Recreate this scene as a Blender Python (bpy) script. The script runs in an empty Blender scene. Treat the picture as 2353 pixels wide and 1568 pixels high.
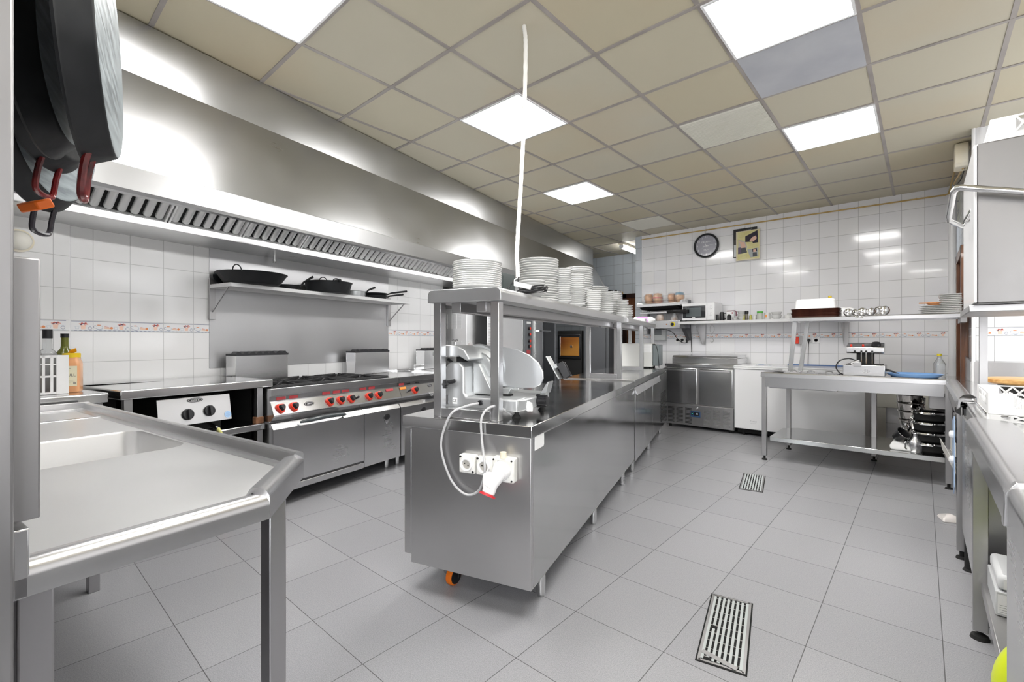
import bpy, bmesh, math, random
from mathutils import Matrix, Vector
random.seed(7)
C = bpy.context.scene.collection
SC = bpy.context.scene
PI = math.pi
# ---------------------------------------------------------------- camera, world, exposure
CAMH = 1.19
cam_d = bpy.data.cameras.new('camera'); cam = bpy.data.objects.new('camera', cam_d); C.objects.link(cam)
cam.location = (0, 0, CAMH); cam.rotation_euler = (PI/2, 0, math.radians(41.63))
cam_d.sensor_width = 36.0; cam_d.lens = 36.0*1061/2353; cam_d.clip_start = 0.02; cam_d.clip_end = 60
SC.camera = cam
w = bpy.data.worlds.new('world'); SC.world = w; w.use_nodes = True
w.node_tree.nodes['Background'].inputs[0].default_value = (0.9, 0.95, 1.0, 1)
w.node_tree.nodes['Background'].inputs[1].default_value = 0.3
SC.view_settings.view_transform = 'Standard'; SC.view_settings.look = 'None'
SC.view_settings.gamma = 1.0; SC.view_settings.use_curve_mapping = False
SC.view_settings.exposure = 0.65
SC.cycles.blur_glossy = 1.0; SC.cycles.sample_clamp_indirect = 6.0
CEIL = 2.885
# fill lights added out of view, at two added windows in the right-hand wall
for nm_, loc_, sx_, sy_, en_ in (('daylight_near', (1.46,-1.75,1.7), 1.5, 2.1, 95), ('daylight_far', (1.46,4.25,1.75), 1.4, 1.5, 14)):
    ld = bpy.data.lights.new(nm_,'AREA'); ld.shape = 'RECTANGLE'; ld.size = sx_; ld.size_y = sy_; ld.energy = en_; ld.color = (.97,.985,1)
    lo_ = bpy.data.objects.new(nm_, ld); C.objects.link(lo_); lo_.location = loc_
    lo_.rotation_euler = (0,PI/2,0)
PANEL_E = 20.0     # strength of the ceiling light panels

HOOD_FILL_E = 18.0      # strength of the unseen fill tubes added inside the hood

# ---------------------------------------------------------------- materials
MT = {}
def mat(name, col=(.8,.8,.8), rough=.5, metal=0.0, coat=0.0, trans=0.0, emit=None, es=1.0, ior=1.45, alpha=1.0, spec=None):
    if name in MT: return MT[name]
    m = bpy.data.materials.new(name); m.use_nodes = True
    b = m.node_tree.nodes['Principled BSDF']
    b.inputs['Base Color'].default_value = (*col, 1); b.inputs['Roughness'].default_value = rough
    b.inputs['Metallic'].default_value = metal; b.inputs['Coat Weight'].default_value = coat
    b.inputs['Transmission Weight'].default_value = trans; b.inputs['IOR'].default_value = ior
    if spec is not None: b.inputs['Specular IOR Level'].default_value = spec
    if alpha < 1: b.inputs['Alpha'].default_value = alpha
    if emit: b.inputs['Emission Color'].default_value = (*emit, 1); b.inputs['Emission Strength'].default_value = es
    MT[name] = m; return m
def N(m, t, **k):
    n = m.node_tree.nodes.new(t)
    for a, v in k.items():
        if a.startswith('i_'): n.inputs[int(a[2:])].default_value = v
        else: setattr(n, a, v)
    return n
def lk(m, a, b): m.node_tree.links.new(a, b)
def BS(m): return m.node_tree.nodes['Principled BSDF']
def noisy(name, c1, c2, rough=.5, scale=8, stretch=(1,1,1), metal=0.0, rr=None, bump=0.0, coat=0.0, detail=4, lo=.35, hi=.65):
    """two colours mixed by noise in object space, with an optional roughness range and bump"""
    m = mat(name, c1, rough, metal, coat)
    tc = N(m,'ShaderNodeTexCoord'); mp = N(m,'ShaderNodeMapping'); mp.inputs['Scale'].default_value = stretch
    lk(m, tc.outputs['Object'], mp.inputs[0])
    nz = N(m,'ShaderNodeTexNoise'); nz.inputs['Scale'].default_value = scale; nz.inputs['Detail'].default_value = detail
    lk(m, mp.outputs[0], nz.inputs['Vector'])
    cr = N(m,'ShaderNodeValToRGB'); cr.color_ramp.elements[0].position = lo; cr.color_ramp.elements[1].position = hi
    cr.color_ramp.elements[0].color = (*c1,1); cr.color_ramp.elements[1].color = (*c2,1)
    lk(m, nz.outputs['Fac'], cr.inputs[0]); lk(m, cr.outputs[0], BS(m).inputs['Base Color'])
    if rr:
        mr = N(m,'ShaderNodeMapRange'); mr.inputs['From Min'].default_value = lo; mr.inputs['From Max'].default_value = hi
        mr.inputs['To Min'].default_value = rr[0]; mr.inputs['To Max'].default_value = rr[1]
        lk(m, nz.outputs['Fac'], mr.inputs['Value']); lk(m, mr.outputs[0], BS(m).inputs['Roughness'])
    if bump:
        bp = N(m,'ShaderNodeBump'); bp.inputs['Strength'].default_value = 1; bp.inputs['Distance'].default_value = bump
        lk(m, nz.outputs['Fac'], bp.inputs['Height']); lk(m, bp.outputs[0], BS(m).inputs['Normal'])
    return m
def steel(name, col=(.62,.62,.63), rough=(.2,.36), streak=(25,25,1.5), wave=0.0):
    """brushed stainless steel: fine streaks in the roughness, faint large smears, optional sheet waviness"""
    m = mat(name, col, .3, 1.0)
    tc = N(m,'ShaderNodeTexCoord'); mp = N(m,'ShaderNodeMapping'); mp.inputs['Scale'].default_value = streak
    lk(m, tc.outputs['Object'], mp.inputs[0])
    n1 = N(m,'ShaderNodeTexNoise'); n1.inputs['Scale'].default_value = 6; n1.inputs['Detail'].default_value = 3
    lk(m, mp.outputs[0], n1.inputs['Vector'])
    n2 = N(m,'ShaderNodeTexNoise'); n2.inputs['Scale'].default_value = 3.0; n2.inputs['Detail'].default_value = 1.5
    lk(m, tc.outputs['Object'], n2.inputs['Vector'])
    ad = N(m,'ShaderNodeMath', operation='MULTIPLY_ADD'); lk(m, n1.outputs['Fac'], ad.inputs[0]); ad.inputs[1].default_value = .35; lk(m, n2.outputs['Fac'], ad.inputs[2])
    mr = N(m,'ShaderNodeMapRange'); mr.inputs['From Min'].default_value = .35; mr.inputs['From Max'].default_value = 1.0
    mr.inputs['To Min'].default_value = rough[0]; mr.inputs['To Max'].default_value = rough[1]
    lk(m, ad.outputs[0], mr.inputs['Value']); lk(m, mr.outputs[0], BS(m).inputs['Roughness'])
    cr = N(m,'ShaderNodeMapRange'); cr.inputs['From Min'].default_value = .3; cr.inputs['From Max'].default_value = .7
    cr.inputs['To Min'].default_value = .98; cr.inputs['To Max'].default_value = 1.02
    lk(m, n2.outputs['Fac'], cr.inputs['Value'])
    mx = N(m,'ShaderNodeVectorMath', operation='SCALE'); mx.inputs[0].default_value = col; lk(m, cr.outputs[0], mx.inputs['Scale'])
    lk(m, mx.outputs[0], BS(m).inputs['Base Color'])
    if wave:
        n3 = N(m,'ShaderNodeTexNoise'); n3.inputs['Scale'].default_value = 2.2; n3.inputs['Detail'].default_value = 1
        lk(m, tc.outputs['Object'], n3.inputs['Vector'])
        bp = N(m,'ShaderNodeBump'); bp.inputs['Strength'].default_value = 1; bp.inputs['Distance'].default_value = wave
        lk(m, n3.outputs['Fac'], bp.inputs['Height']); lk(m, bp.outputs[0], BS(m).inputs['Normal'])
    return m
ST  = steel('steel_brushed')
STB = mat('steel_bright', (.64,.64,.65), .27, 1.0)
STH = steel('steel_hood', (.50,.505,.515), (.27,.35), (3,1.5,22))
STS = steel('steel_sink', (.82,.82,.82), (.34,.42), (4,30,4))
STT = steel('steel_worktop', (.72,.72,.72), (.1,.2), (30,2,2), .0012)
STM = steel('steel_mirror', (.6,.6,.61), (.10,.2), (4,4,4), .003)
STE = steel('steel_end_panel', (.62,.615,.62), (.3,.42), (25,25,2))
STD = steel('steel_dull', (.46,.455,.46), (.3,.48))
STW = steel('steel_washed', (.8,.8,.8), (.26,.42), (3,30,3))
CHR = mat('chrome', (.82,.82,.82), .08, 1.0)
BLK = mat('black_plastic', (.015,.015,.017), .3)
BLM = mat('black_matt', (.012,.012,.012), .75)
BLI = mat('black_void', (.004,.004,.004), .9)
WHT = mat('white_plastic', (.85,.85,.85), .35)
ENA = mat('white_enamel', (.84,.84,.85), .22, coat=.3)
CER = mat('white_ceramic', (.66,.66,.65), .2, coat=.2)
RED = mat('red_plastic', (.75,.045,.02), .35)
ALU = noisy('cast_aluminium', (.5,.51,.52), (.56,.575,.58), .4, 3, metal=.7, rr=(.36,.46))
IRON = noisy('cast_iron', (.012,.012,.013), (.035,.035,.037), .45, 30, rr=(.35,.6), bump=.0006)
PANM = noisy('pan_black', (.004,.005,.006), (.012,.013,.015), .5, 14, rr=(.42,.6), bump=.0005)
PANW = noisy('pan_worn_base', (.2,.23,.25), (.38,.43,.45), .4, 9, (1,1,8), rr=(.3,.5), metal=.3)
CABLE = mat('grey_cable', (.5,.5,.51), .45)
CREAM = noisy('cream_plastic', (.78,.7,.52), (.86,.82,.7), .45, 5)
COPPER = noisy('ochre_pipe', (.48,.32,.10), (.6,.42,.16), .4, 10)
GLASS = mat('clear_glass', (.95,.97,.97), .03, trans=1.0, ior=1.3)
GLD = mat('dark_glass', (.02,.022,.025), .06, coat=.5)
WOOD = noisy('brown_door_wood', (.10,.035,.015), (.2,.08,.035), .35, 6, (8,8,.6), coat=.3)
BOARD = noisy('pale_board_wood', (.5,.24,.07), (.8,.5,.2), .4, 5, (1.2,7,7), detail=2)
RUB = mat('black_rubber', (.02,.02,.02), .8)

def grid_material(name, base, tints, px, py, ox, oy, gx, gap, groutcol, rough, coat=0, bump=.0006, vertical=False, split=None, speck=0, roughvar=None, stain=None, along_y=False):
    """tiles of px by py in object space with a grout gap; split=(z0,z1): rows restart above and below a band"""
    m = mat(name, base, rough, coat=coat); nt = m.node_tree
    tc = N(m,'ShaderNodeTexCoord'); sp = N(m,'ShaderNodeSeparateXYZ'); lk(m, tc.outputs['Object'], sp.inputs[0])
    def mth(op, a, b=None, c=None):
        n = N(m,'ShaderNodeMath', operation=op)
        for i, v in enumerate((a, b, c)):
            if v is None: continue
            if isinstance(v, (int, float)): n.inputs[i].default_value = v
            else: lk(m, v, n.inputs[i])
        return n.outputs[0]
    U = sp.outputs['Y' if along_y else 'X']; V = sp.outputs['Z'] if vertical else sp.outputs['Y']
    u = mth('DIVIDE', mth('SUBTRACT', U, ox), px)
    if split:
        up = mth('DIVIDE', mth('SUBTRACT', V, split[1]), py); dn = mth('DIVIDE', mth('SUBTRACT', V, split[0]), py)
        sel = mth('GREATER_THAN', V, (split[0]+split[1])/2)
        v = mth('ADD', mth('MULTIPLY', up, sel), mth('MULTIPLY', dn, mth('SUBTRACT', 1.0, sel)))
    else: v = mth('DIVIDE', mth('SUBTRACT', V, oy), py)
    def edge(t, p):
        f = mth('FRACT', t); d = mth('MINIMUM', f, mth('SUBTRACT', 1.0, f)); return mth('MULTIPLY', d, p)
    d = mth('MINIMUM', edge(u, px), edge(v, py))
    mr = N(m,'ShaderNodeMapRange', interpolation_type='SMOOTHSTEP'); mr.inputs['From Min'].default_value = gap*.5; mr.inputs['From Max'].default_value = gap*.5+gap*.8
    lk(m, d, mr.inputs['Value'])
    cv = N(m,'ShaderNodeCombineXYZ'); lk(m, mth('FLOOR', u), cv.inputs[0]); lk(m, mth('FLOOR', v), cv.inputs[1])
    wn = N(m,'ShaderNodeTexWhiteNoise', noise_dimensions='3D'); lk(m, cv.outputs[0], wn.inputs['Vector'])
    cr = N(m,'ShaderNodeValToRGB'); cr.color_ramp.elements[0].color = (*tints[0],1); cr.color_ramp.elements[1].color = (*tints[-1],1)
    for i, tcol in enumerate(tints[1:-1]):
        e = cr.color_ramp.elements.new((i+1)/(len(tints)-1)); e.color = (*tcol,1)
    lk(m, wn.outputs['Value'], cr.inputs[0]); col = cr.outputs[0]
    if speck:
        nz = N(m,'ShaderNodeTexNoise'); nz.inputs['Scale'].default_value = speck; nz.inputs['Detail'].default_value = 3; lk(m, tc.outputs['Object'], nz.inputs['Vector'])
        s2 = N(m,'ShaderNodeMapRange'); s2.inputs['From Min'].default_value = .3; s2.inputs['From Max'].default_value = .7; s2.inputs['To Min'].default_value = .8; s2.inputs['To Max'].default_value = 1.2
        lk(m, nz.outputs['Fac'], s2.inputs['Value'])
        vm = N(m,'ShaderNodeVectorMath', operation='SCALE'); lk(m, col, vm.inputs[0]); lk(m, s2.outputs[0], vm.inputs['Scale']); col = vm.outputs[0]
    if stain:
        n5 = N(m,'ShaderNodeTexNoise'); n5.inputs['Scale'].default_value = stain[1]; n5.inputs['Detail'].default_value = 5; lk(m, tc.outputs['Object'], n5.inputs['Vector'])
        s5 = N(m,'ShaderNodeMapRange'); s5.inputs['From Min'].default_value = .5; s5.inputs['From Max'].default_value = .8; s5.inputs['To Max'].default_value = .8
        lk(m, n5.outputs['Fac'], s5.inputs['Value'])
        mx5 = N(m,'ShaderNodeMix', data_type='RGBA'); lk(m, s5.outputs[0], mx5.inputs[0]); lk(m, col, mx5.inputs[6]); mx5.inputs[7].default_value = (*stain[0],1); col = mx5.outputs[2]
    mx = N(m,'ShaderNodeMix', data_type='RGBA'); lk(m, mr.outputs[0], mx.inputs[0]); mx.inputs[6].default_value = (*groutcol,1); lk(m, col, mx.inputs[7])
    lk(m, mx.outputs[2], BS(m).inputs['Base Color'])
    rg = N(m,'ShaderNodeMapRange'); rg.inputs['To Min'].default_value = .8; rg.inputs['To Max'].default_value = rough; lk(m, mr.outputs[0], rg.inputs['Value'])
    lk(m, rg.outputs[0], BS(m).inputs['Roughness'])
    # each tile sits a hair out of plane with its neighbours
    nz = N(m,'ShaderNodeTexNoise'); nz.inputs['Scale'].default_value = 3; lk(m, tc.outputs['Object'], nz.inputs['Vector'])
    hh = mth('ADD', mr.outputs[0], mth('MULTIPLY', nz.outputs['Fac'], .6))
    bp = N(m,'ShaderNodeBump'); bp.inputs['Strength'].default_value = .6; bp.inputs['Distance'].default_value = bump
    lk(m, hh, bp.inputs['Height']); lk(m, bp.outputs[0], BS(m).inputs['Normal'])
    return m
W1 = (.79,.79,.82)
TILEB = grid_material('wall_tiles_back', W1, [(.80,.80,.83),(.825,.825,.845),(.83,.83,.835)], .2, .2, -3.38, 0, 0, .0022, (.42,.42,.43), .12, coat=.2, vertical=True, split=(1.231,1.297))
TILEL = grid_material('wall_tiles_left', W1, [(.84,.84,.84),(.86,.86,.86)], .2, .2, 0, 0, 0, .0018, (.5,.5,.5), .12, coat=.2, vertical=True, split=(1.254,1.321), along_y=True)
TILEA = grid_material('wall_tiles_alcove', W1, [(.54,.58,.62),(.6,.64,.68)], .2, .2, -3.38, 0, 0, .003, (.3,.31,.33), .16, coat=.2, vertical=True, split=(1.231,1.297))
FLOORM = grid_material('floor_tiles', (.3,.3,.31), [(.285,.285,.30),(.298,.298,.312),(.31,.31,.325)], .4, .4, .06, .905, 0, .0016, (.09,.09,.092), .3, bump=.0005, speck=260)
CEILM = grid_material('ceiling_tiles', (.6,.55,.43), [(.53,.475,.34),(.55,.51,.395),(.545,.51,.41)], .6, .6, -.245, .565, 0, .003, (.3,.28,.25), .6, bump=.0003, stain=((.56,.46,.31),.7))

# ---------------------------------------------------------------- mesh builder
class MB:
    def __init__(s): s.v = []; s.f = []; s.m = []; s.M = Matrix.Identity(4)
    def add(s, vs, fs, m=0):
        o = len(s.v); s.v += [tuple(s.M @ Vector(p)) for p in vs]
        for f in fs: s.f.append([i+o for i in f]); s.m.append(m)
        return s
    def box(s, x0, x1, y0, y1, z0, z1, m=0):
        return s.add([(x0,y0,z0),(x1,y0,z0),(x1,y1,z0),(x0,y1,z0),(x0,y0,z1),(x1,y0,z1),(x1,y1,z1),(x0,y1,z1)],
                     [(0,3,2,1),(4,5,6,7),(0,1,5,4),(1,2,6,5),(2,3,7,6),(3,0,4,7)], m)
    def prism(s, poly, ax, a0, a1, m=0):
        n = len(poly)
        def P(p, a): return {'x':(a,p[0],p[1]),'y':(p[0],a,p[1]),'z':(p[0],p[1],a)}[ax]
        vs = [P(p,a0) for p in poly]+[P(p,a1) for p in poly]
        fs = [tuple(range(n)), tuple(range(2*n-1,n-1,-1))]+[(i,(i+1)%n,n+(i+1)%n,n+i) for i in range(n)]
        return s.add(vs, fs, m)
    def loft(s, loops, m=0, cap0=True, cap1=True):
        n = len(loops[0]); vs = [p for l in loops for p in l]; fs = []
        for k in range(len(loops)-1):
            for i in range(n): fs.append((k*n+i, k*n+(i+1)%n, (k+1)*n+(i+1)%n, (k+1)*n+i))
        if cap0: fs.append(tuple(range(n-1,-1,-1)))
        if cap1: fs.append(tuple(range((len(loops)-1)*n, len(loops)*n)))
        return s.add(vs, fs, m)
    def lathe(s, prof, n=24, c=(0,0,0), m=0, R=None):
        vs = []; fs = []; R = R or Matrix.Identity(3); c = Vector(c)
        rings = []
        for r, z in prof:
            if r < 1e-6: rings.append([len(vs)]); vs.append(tuple(c+R@Vector((0,0,z))))
            else:
                rings.append(list(range(len(vs), len(vs)+n)))
                for i in range(n):
                    a = 2*PI*i/n; vs.append(tuple(c+R@Vector((r*math.cos(a), r*math.sin(a), z))))
        for a, b in zip(rings, rings[1:]):
            for i in range(n):
                j = (i+1)%n
                if len(a) == 1 and len(b) == 1: continue
                if len(a) == 1: fs.append((a[0], b[i], b[j]))
                elif len(b) == 1: fs.append((a[i], a[j], b[0]))
                else: fs.append((a[i], a[j], b[j], b[i]))
        return s.add(vs, fs, m)
    def cyl(s, p0, p1, r0, r1=None, n=16, m=0):
        p0 = Vector(p0); p1 = Vector(p1); d = p1-p0; L = d.length; r1 = r0 if r1 is None else r1
        R = d.to_track_quat('Z','Y').to_matrix()
        return s.lathe([(0,0),(r0,0),(r1,L),(0,L)], n, p0, m, R)
    def tube(s, pts, r, n=8, m=0, closed=False):
        pts = [Vector(p) for p in pts]; k = len(pts); loops = []
        up = Vector((0,0,1)); pn = None
        for i, p in enumerate(pts):
            a = pts[(i-1)%k] if closed or i > 0 else p; b = pts[(i+1)%k] if closed or i < k-1 else p
            t = (b-a).normalized()
            if pn is None:
                q = up if abs(t.dot(up)) < .9 else Vector((1,0,0)); pn = (q-t*q.dot(t)).normalized()
            else:
                pn = pn-t*pn.dot(t); pn = pn.normalized() if pn.length > 1e-6 else Vector((1,0,0))
            bn = t.cross(pn); rr = r[i] if isinstance(r, (list, tuple)) else r
            loops.append([tuple(p+pn*rr*math.cos(2*PI*j/n)+bn*rr*math.sin(2*PI*j/n)) for j in range(n)])
        if closed: loops.append(loops[0])
        return s.loft(loops, m, not closed, not closed)
    def torus(s, c, R_, r, n=20, k=6, m=0, rot=None):
        rot = rot or Matrix.Identity(3)
        return s.tube([Vector(c)+rot@Vector((R_*math.cos(2*PI*i/n), R_*math.sin(2*PI*i/n), 0)) for i in range(n)], r, k, m, True)
    def build(s, name, mats, parent=None, bevel=0.0, ang=35, seg=2):
        me = bpy.data.meshes.new(name); me.from_pydata(s.v, [], s.f); me.update()
        mats = mats if isinstance(mats, (list, tuple)) else [mats]
        for q in mats: me.materials.append(q)
        for p, i in zip(me.polygons, s.m): p.material_index = i
        bm = bmesh.new(); bm.from_mesh(me); bmesh.ops.remove_doubles(bm, verts=bm.verts, dist=1e-6)
        bmesh.ops.recalc_face_normals(bm, faces=bm.faces); bm.to_mesh(me); bm.free()
        for p in me.polygons: p.use_smooth = True
        me.set_sharp_from_angle(angle=math.radians(ang))
        o = bpy.data.objects.new(name, me); C.objects.link(o)
        if parent: o.parent = parent
        if bevel:
            b = o.modifiers.new('bevel','BEVEL'); b.width = bevel; b.segments = seg; b.limit_method = 'ANGLE'; b.angle_limit = math.radians(40); b.harden_normals = False
        return o
def plate_hole(outer, holes, z, mb, m=0):
    """flat sheet at height z with openings"""
    bm = bmesh.new(); es = []
    for loop in [outer]+holes:
        vs = [bm.verts.new((x,y,z)) for x,y in loop]
        for i in range(len(vs)): es.append(bm.edges.new((vs[i], vs[(i+1)%len(vs)])))
    bmesh.ops.triangle_fill(bm, use_beauty=True, edges=es)
    bm.verts.index_update(); bm.verts.ensure_lookup_table()
    mb.add([tuple(v.co) for v in bm.verts], [tuple(v.index for v in f.verts) for f in bm.faces], m); bm.free()
def rrect(x0, x1, y0, y1, r, n=5):
    out = []
    for cx, cy, a0 in ((x1-r,y1-r,0),(x0+r,y1-r,PI/2),(x0+r,y0+r,PI),(x1-r,y0+r,1.5*PI)):
        for i in range(n+1):
            a = a0+PI/2*i/n; out.append((cx+r*math.cos(a), cy+r*math.sin(a)))
    return out
def smooth_path(pts, n=6):
    """Catmull-Rom through the points"""
    P = [Vector(p) for p in pts]; P = [P[0]*2-P[1]]+P+[P[-1]*2-P[-2]]; out = []
    for i in range(1, len(P)-2):
        for j in range(n):
            t = j/n; a, b, c, d = P[i-1], P[i], P[i+1], P[i+2]
            out.append(.5*((2*b)+(c-a)*t+(2*a-5*b+4*c-d)*t*t+(3*b-a-3*c+d)*t**3))
    out.append(P[-2]); return out

# ---------------------------------------------------------------- frames and things
class Fr:
    def __init__(s, x, y, deg): s.x, s.y, s.a = x, y, math.radians(deg)
    def w(s, x, y, z=0): c, q = math.cos(s.a), math.sin(s.a); return (s.x+x*c-y*q, s.y+x*q+y*c, z)
W0 = Fr(0,0,0)                       # room: x along the back wall, y towards it
LF = Fr(-4.091, .632, 12)            # left wall: x out of the wall, y along it
IS = Fr(-1.2132, 1.4889, 16.6)       # island: origin at its near right corner, x to the right, y along it
SK = Fr(-1.06446, .40243, 7.765)     # sink table: origin at its near corner, x to the right, y along its short end
def tag(o, label, cat, group=None):
    o['label'] = label; o['category'] = cat
    if group: o['group'] = group
    return o
def thing(name, label, cat, fr=W0, x=0, y=0, z=0, rot=0, group=None):
    o = bpy.data.objects.new(name, None); C.objects.link(o); o.empty_display_size = .05
    o.location = fr.w(x,y,z); o.rotation_euler = (0,0,fr.a+math.radians(rot)); return tag(o, label, cat, group)
def single(name, mb, mats, label, cat, fr=W0, x=0, y=0, z=0, rot=0, group=None, bevel=0.0, ang=35):
    o = mb.build(name, mats, None, bevel, ang); o.location = fr.w(x,y,z); o.rotation_euler = (0,0,fr.a+math.radians(rot)); return tag(o, label, cat, group)
def struct(name, mb, mats, fr=W0, bevel=0.0, parent=None, ang=35):
    o = mb.build(name, mats, parent, bevel, ang)
    if not parent: o.location = fr.w(0,0,0); o.rotation_euler = (0,0,fr.a); o['kind'] = 'structure'
    return o
def dup(root, fr, x, y, z, rot=0, label=None, group=None):
    r = root.copy(); C.objects.link(r); r.location = fr.w(x,y,z); r.rotation_euler = (0,0,fr.a+math.radians(rot))
    if label: r['label'] = label
    if group: r['group'] = group
    for ch in list(root.children):
        c_ = ch.copy(); C.objects.link(c_); c_.parent = r
        for g in list(ch.children):
            d = g.copy(); C.objects.link(d); d.parent = c_
    return r
def text_mesh(name, s, size, material, parent, M, depth=.0006, align='CENTER'):
    cu = bpy.data.curves.new('txt','FONT'); cu.body = s; cu.size = size; cu.extrude = depth; cu.align_x = align; cu.align_y = 'CENTER'; cu.resolution_u = 3
    t = bpy.data.objects.new('txt', cu); C.objects.link(t)
    me = bpy.data.meshes.new_from_object(t.evaluated_get(bpy.context.evaluated_depsgraph_get()))
    C.objects.unlink(t); bpy.data.objects.remove(t); me.name = name
    me.transform(M); me.materials.clear(); me.materials.append(material)
    o = bpy.data.objects.new(name, me); C.objects.link(o)
    if parent: o.parent = parent
    return o
def on_face(x, y, z, normal):
    """matrix that lays flat text upright on a vertical face: normal 'x+', 'y-' ..."""
    rz = {'y-':0, 'x+':PI/2, 'y+':PI, 'x-':-PI/2}[normal]
    return Matrix.Translation((x,y,z)) @ Matrix.Rotation(rz,4,'Z') @ Matrix.Rotation(PI/2,4,'X')
ORD = ['topmost','second from the top','third from the top','fourth from the top','fifth from the top','sixth from the top','seventh from the top','eighth from the top','ninth from the top','tenth from the top','eleventh from the top','twelfth from the top','thirteenth from the top','fourteenth from the top','fifteenth from the top','sixteenth from the top','seventeenth from the top','eighteenth from the top','nineteenth from the top','twentieth from the top']

# ================================================================ THE SETTING
b = MB(); b.box(-7,2.2,-3.4,9.2,-.1,0); struct('floor', b, FLOORM)
b = MB(); b.box(-7,2.2,-3.4,9.2,CEIL,CEIL+.1); struct('ceiling', b, CEILM)
# T-bars of the suspended ceiling
b = MB()
for i in range(-10, 5): x = -.245+.6*i; b.box(x-.012,x+.012,-3.3,8.4,CEIL-.004,CEIL+.003)
for i in range(-6, 14): y = .565+.6*i; b.box(-6.6,1.9,y-.012,y+.012,CEIL-.005,CEIL+.003)
struct('trim_1', b, noisy('ceiling_bar', (.30,.27,.25), (.38,.345,.32), .4, 4))
YB = 6.97
b = MB(); b.box(-3.38,.22,YB,YB+.12,0,CEIL); struct('wall_back', b, TILEB)
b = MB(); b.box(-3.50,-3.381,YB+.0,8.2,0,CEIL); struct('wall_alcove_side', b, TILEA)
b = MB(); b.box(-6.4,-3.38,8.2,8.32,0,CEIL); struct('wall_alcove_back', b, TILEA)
# right-hand side: corner trim, doorway, tiled pillar, side wall
b = MB(); b.box(.30,.42,6.62,6.97+.12,0,CEIL); b.box(.30,.42,5.80,6.62,2.02,CEIL); struct('wall_right_passage', b, TILEB)
b = MB(); b.box(.31,1.62,5.2,5.79,0,CEIL); b.cyl((.345,5.235,0),(.345,5.235,CEIL),.045,n=20); struct('wall_right_pillar', b, TILEB)
b = MB(); b.box(1.5,1.62,-3.3,-2.8,0,CEIL); b.box(1.5,1.62,-.7,3.5,0,CEIL); b.box(1.5,1.62,5.0,5.2,0,CEIL)
for y0, y1 in ((-2.8,-.7),(3.5,5.0)): b.box(1.5,1.62,y0,y1,0,1.05); b.box(1.5,1.62,y0,y1,2.45,CEIL)
struct('wall_right', b, TILEB)
for k_, (y0, y1) in enumerate(((-2.8,-.7),(3.5,5.0))):  # made-up windows out of view, added to go with the fill lights
    b = MB()
    for y in (y0,(y0+y1)/2-.03,y1-.06): b.box(1.53,1.59,y,y+.06,1.05,2.45)
    b.box(1.53,1.59,y0,y1,1.05,1.11); b.box(1.53,1.59,y0,y1,2.39,2.45); wn_ = struct('window_%d'%(k_+1), b, ENA, bevel=.004)
    b = MB(); b.box(1.555,1.560,y0+.02,y1-.02,1.08,2.42); b.build('window_pane', GLASS, wn_)
b = MB(); b.box(-6.4,1.62,-3.02,-2.9,0,CEIL); struct('wall_front', b, TILEB)
b = MB(); b.cyl((.245,YB-.0,0),(.245,YB-.0,CEIL),.035,n=16); struct('trim_2', b, ENA)
b = MB(); b.cyl((.305,5.198,0),(.305,5.198,CEIL),.012,n=12); struct('trim_3', b, ENA)
b = MB(); b.cyl((-3.38,YB,0),(-3.38,YB,CEIL),.01,n=12); struct('trim_4', b, ENA)
# brown door frame in the passage
b = MB(); b.box(.26,.31,6.56,6.66,0,2.06); b.box(.26,.31,5.80,5.88,0,2.06); b.box(.26,.31,5.80,6.66,1.98,2.06)
d1 = struct('door_1', b, WOOD, bevel=.003)
b = MB(); b.box(.33,.37,5.88,6.56,0,1.98); struct('door_leaf', b, WOOD, parent=d1)
# brown door in the alcove
b = MB(); b.box(-4.36,-4.28,8.15,8.2,0,2.1); b.box(-3.58,-3.50,8.15,8.2,0,2.1); b.box(-4.36,-3.50,8.15,8.2,2.02,2.1)
d2 = struct('door_2', b, mat('dark_door_frame', (.03,.012,.008), .4), bevel=.003)
b = MB(); b.box(-4.28,-3.58,8.17,8.2,0,2.02); struct('door_leaf', b, WOOD, parent=d2)
# left wall
b = MB(); b.box(-.12,0,-3.2,3.46,0,CEIL); struct('wall_left', b, TILEL, LF)
b = MB(); b.box(-.95,-.83,3.46,8.4,0,CEIL); b.box(-.83,-.12,3.40,3.46,0,CEIL); struct('wall_left_recess', b, TILEL, LF)
b = MB(); b.cyl((.004,-.325,0),(.004,-.325,CEIL),.012,n=12); struct('trim_5', b, ENA, LF)
b = MB(); b.box(0,.03,-2.4,-.325,0,CEIL); struct('wall_left_step', b, TILEL, LF)
STP = steel('steel_panel_dark', (.34,.335,.34), (.35,.5))
# steel-clad partition behind the sink table
b = MB(); b.box(-2.5,.03,-1.5,-.389,0,2.45); struct('wall_partition', b, STP, SK, bevel=.004)

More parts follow.
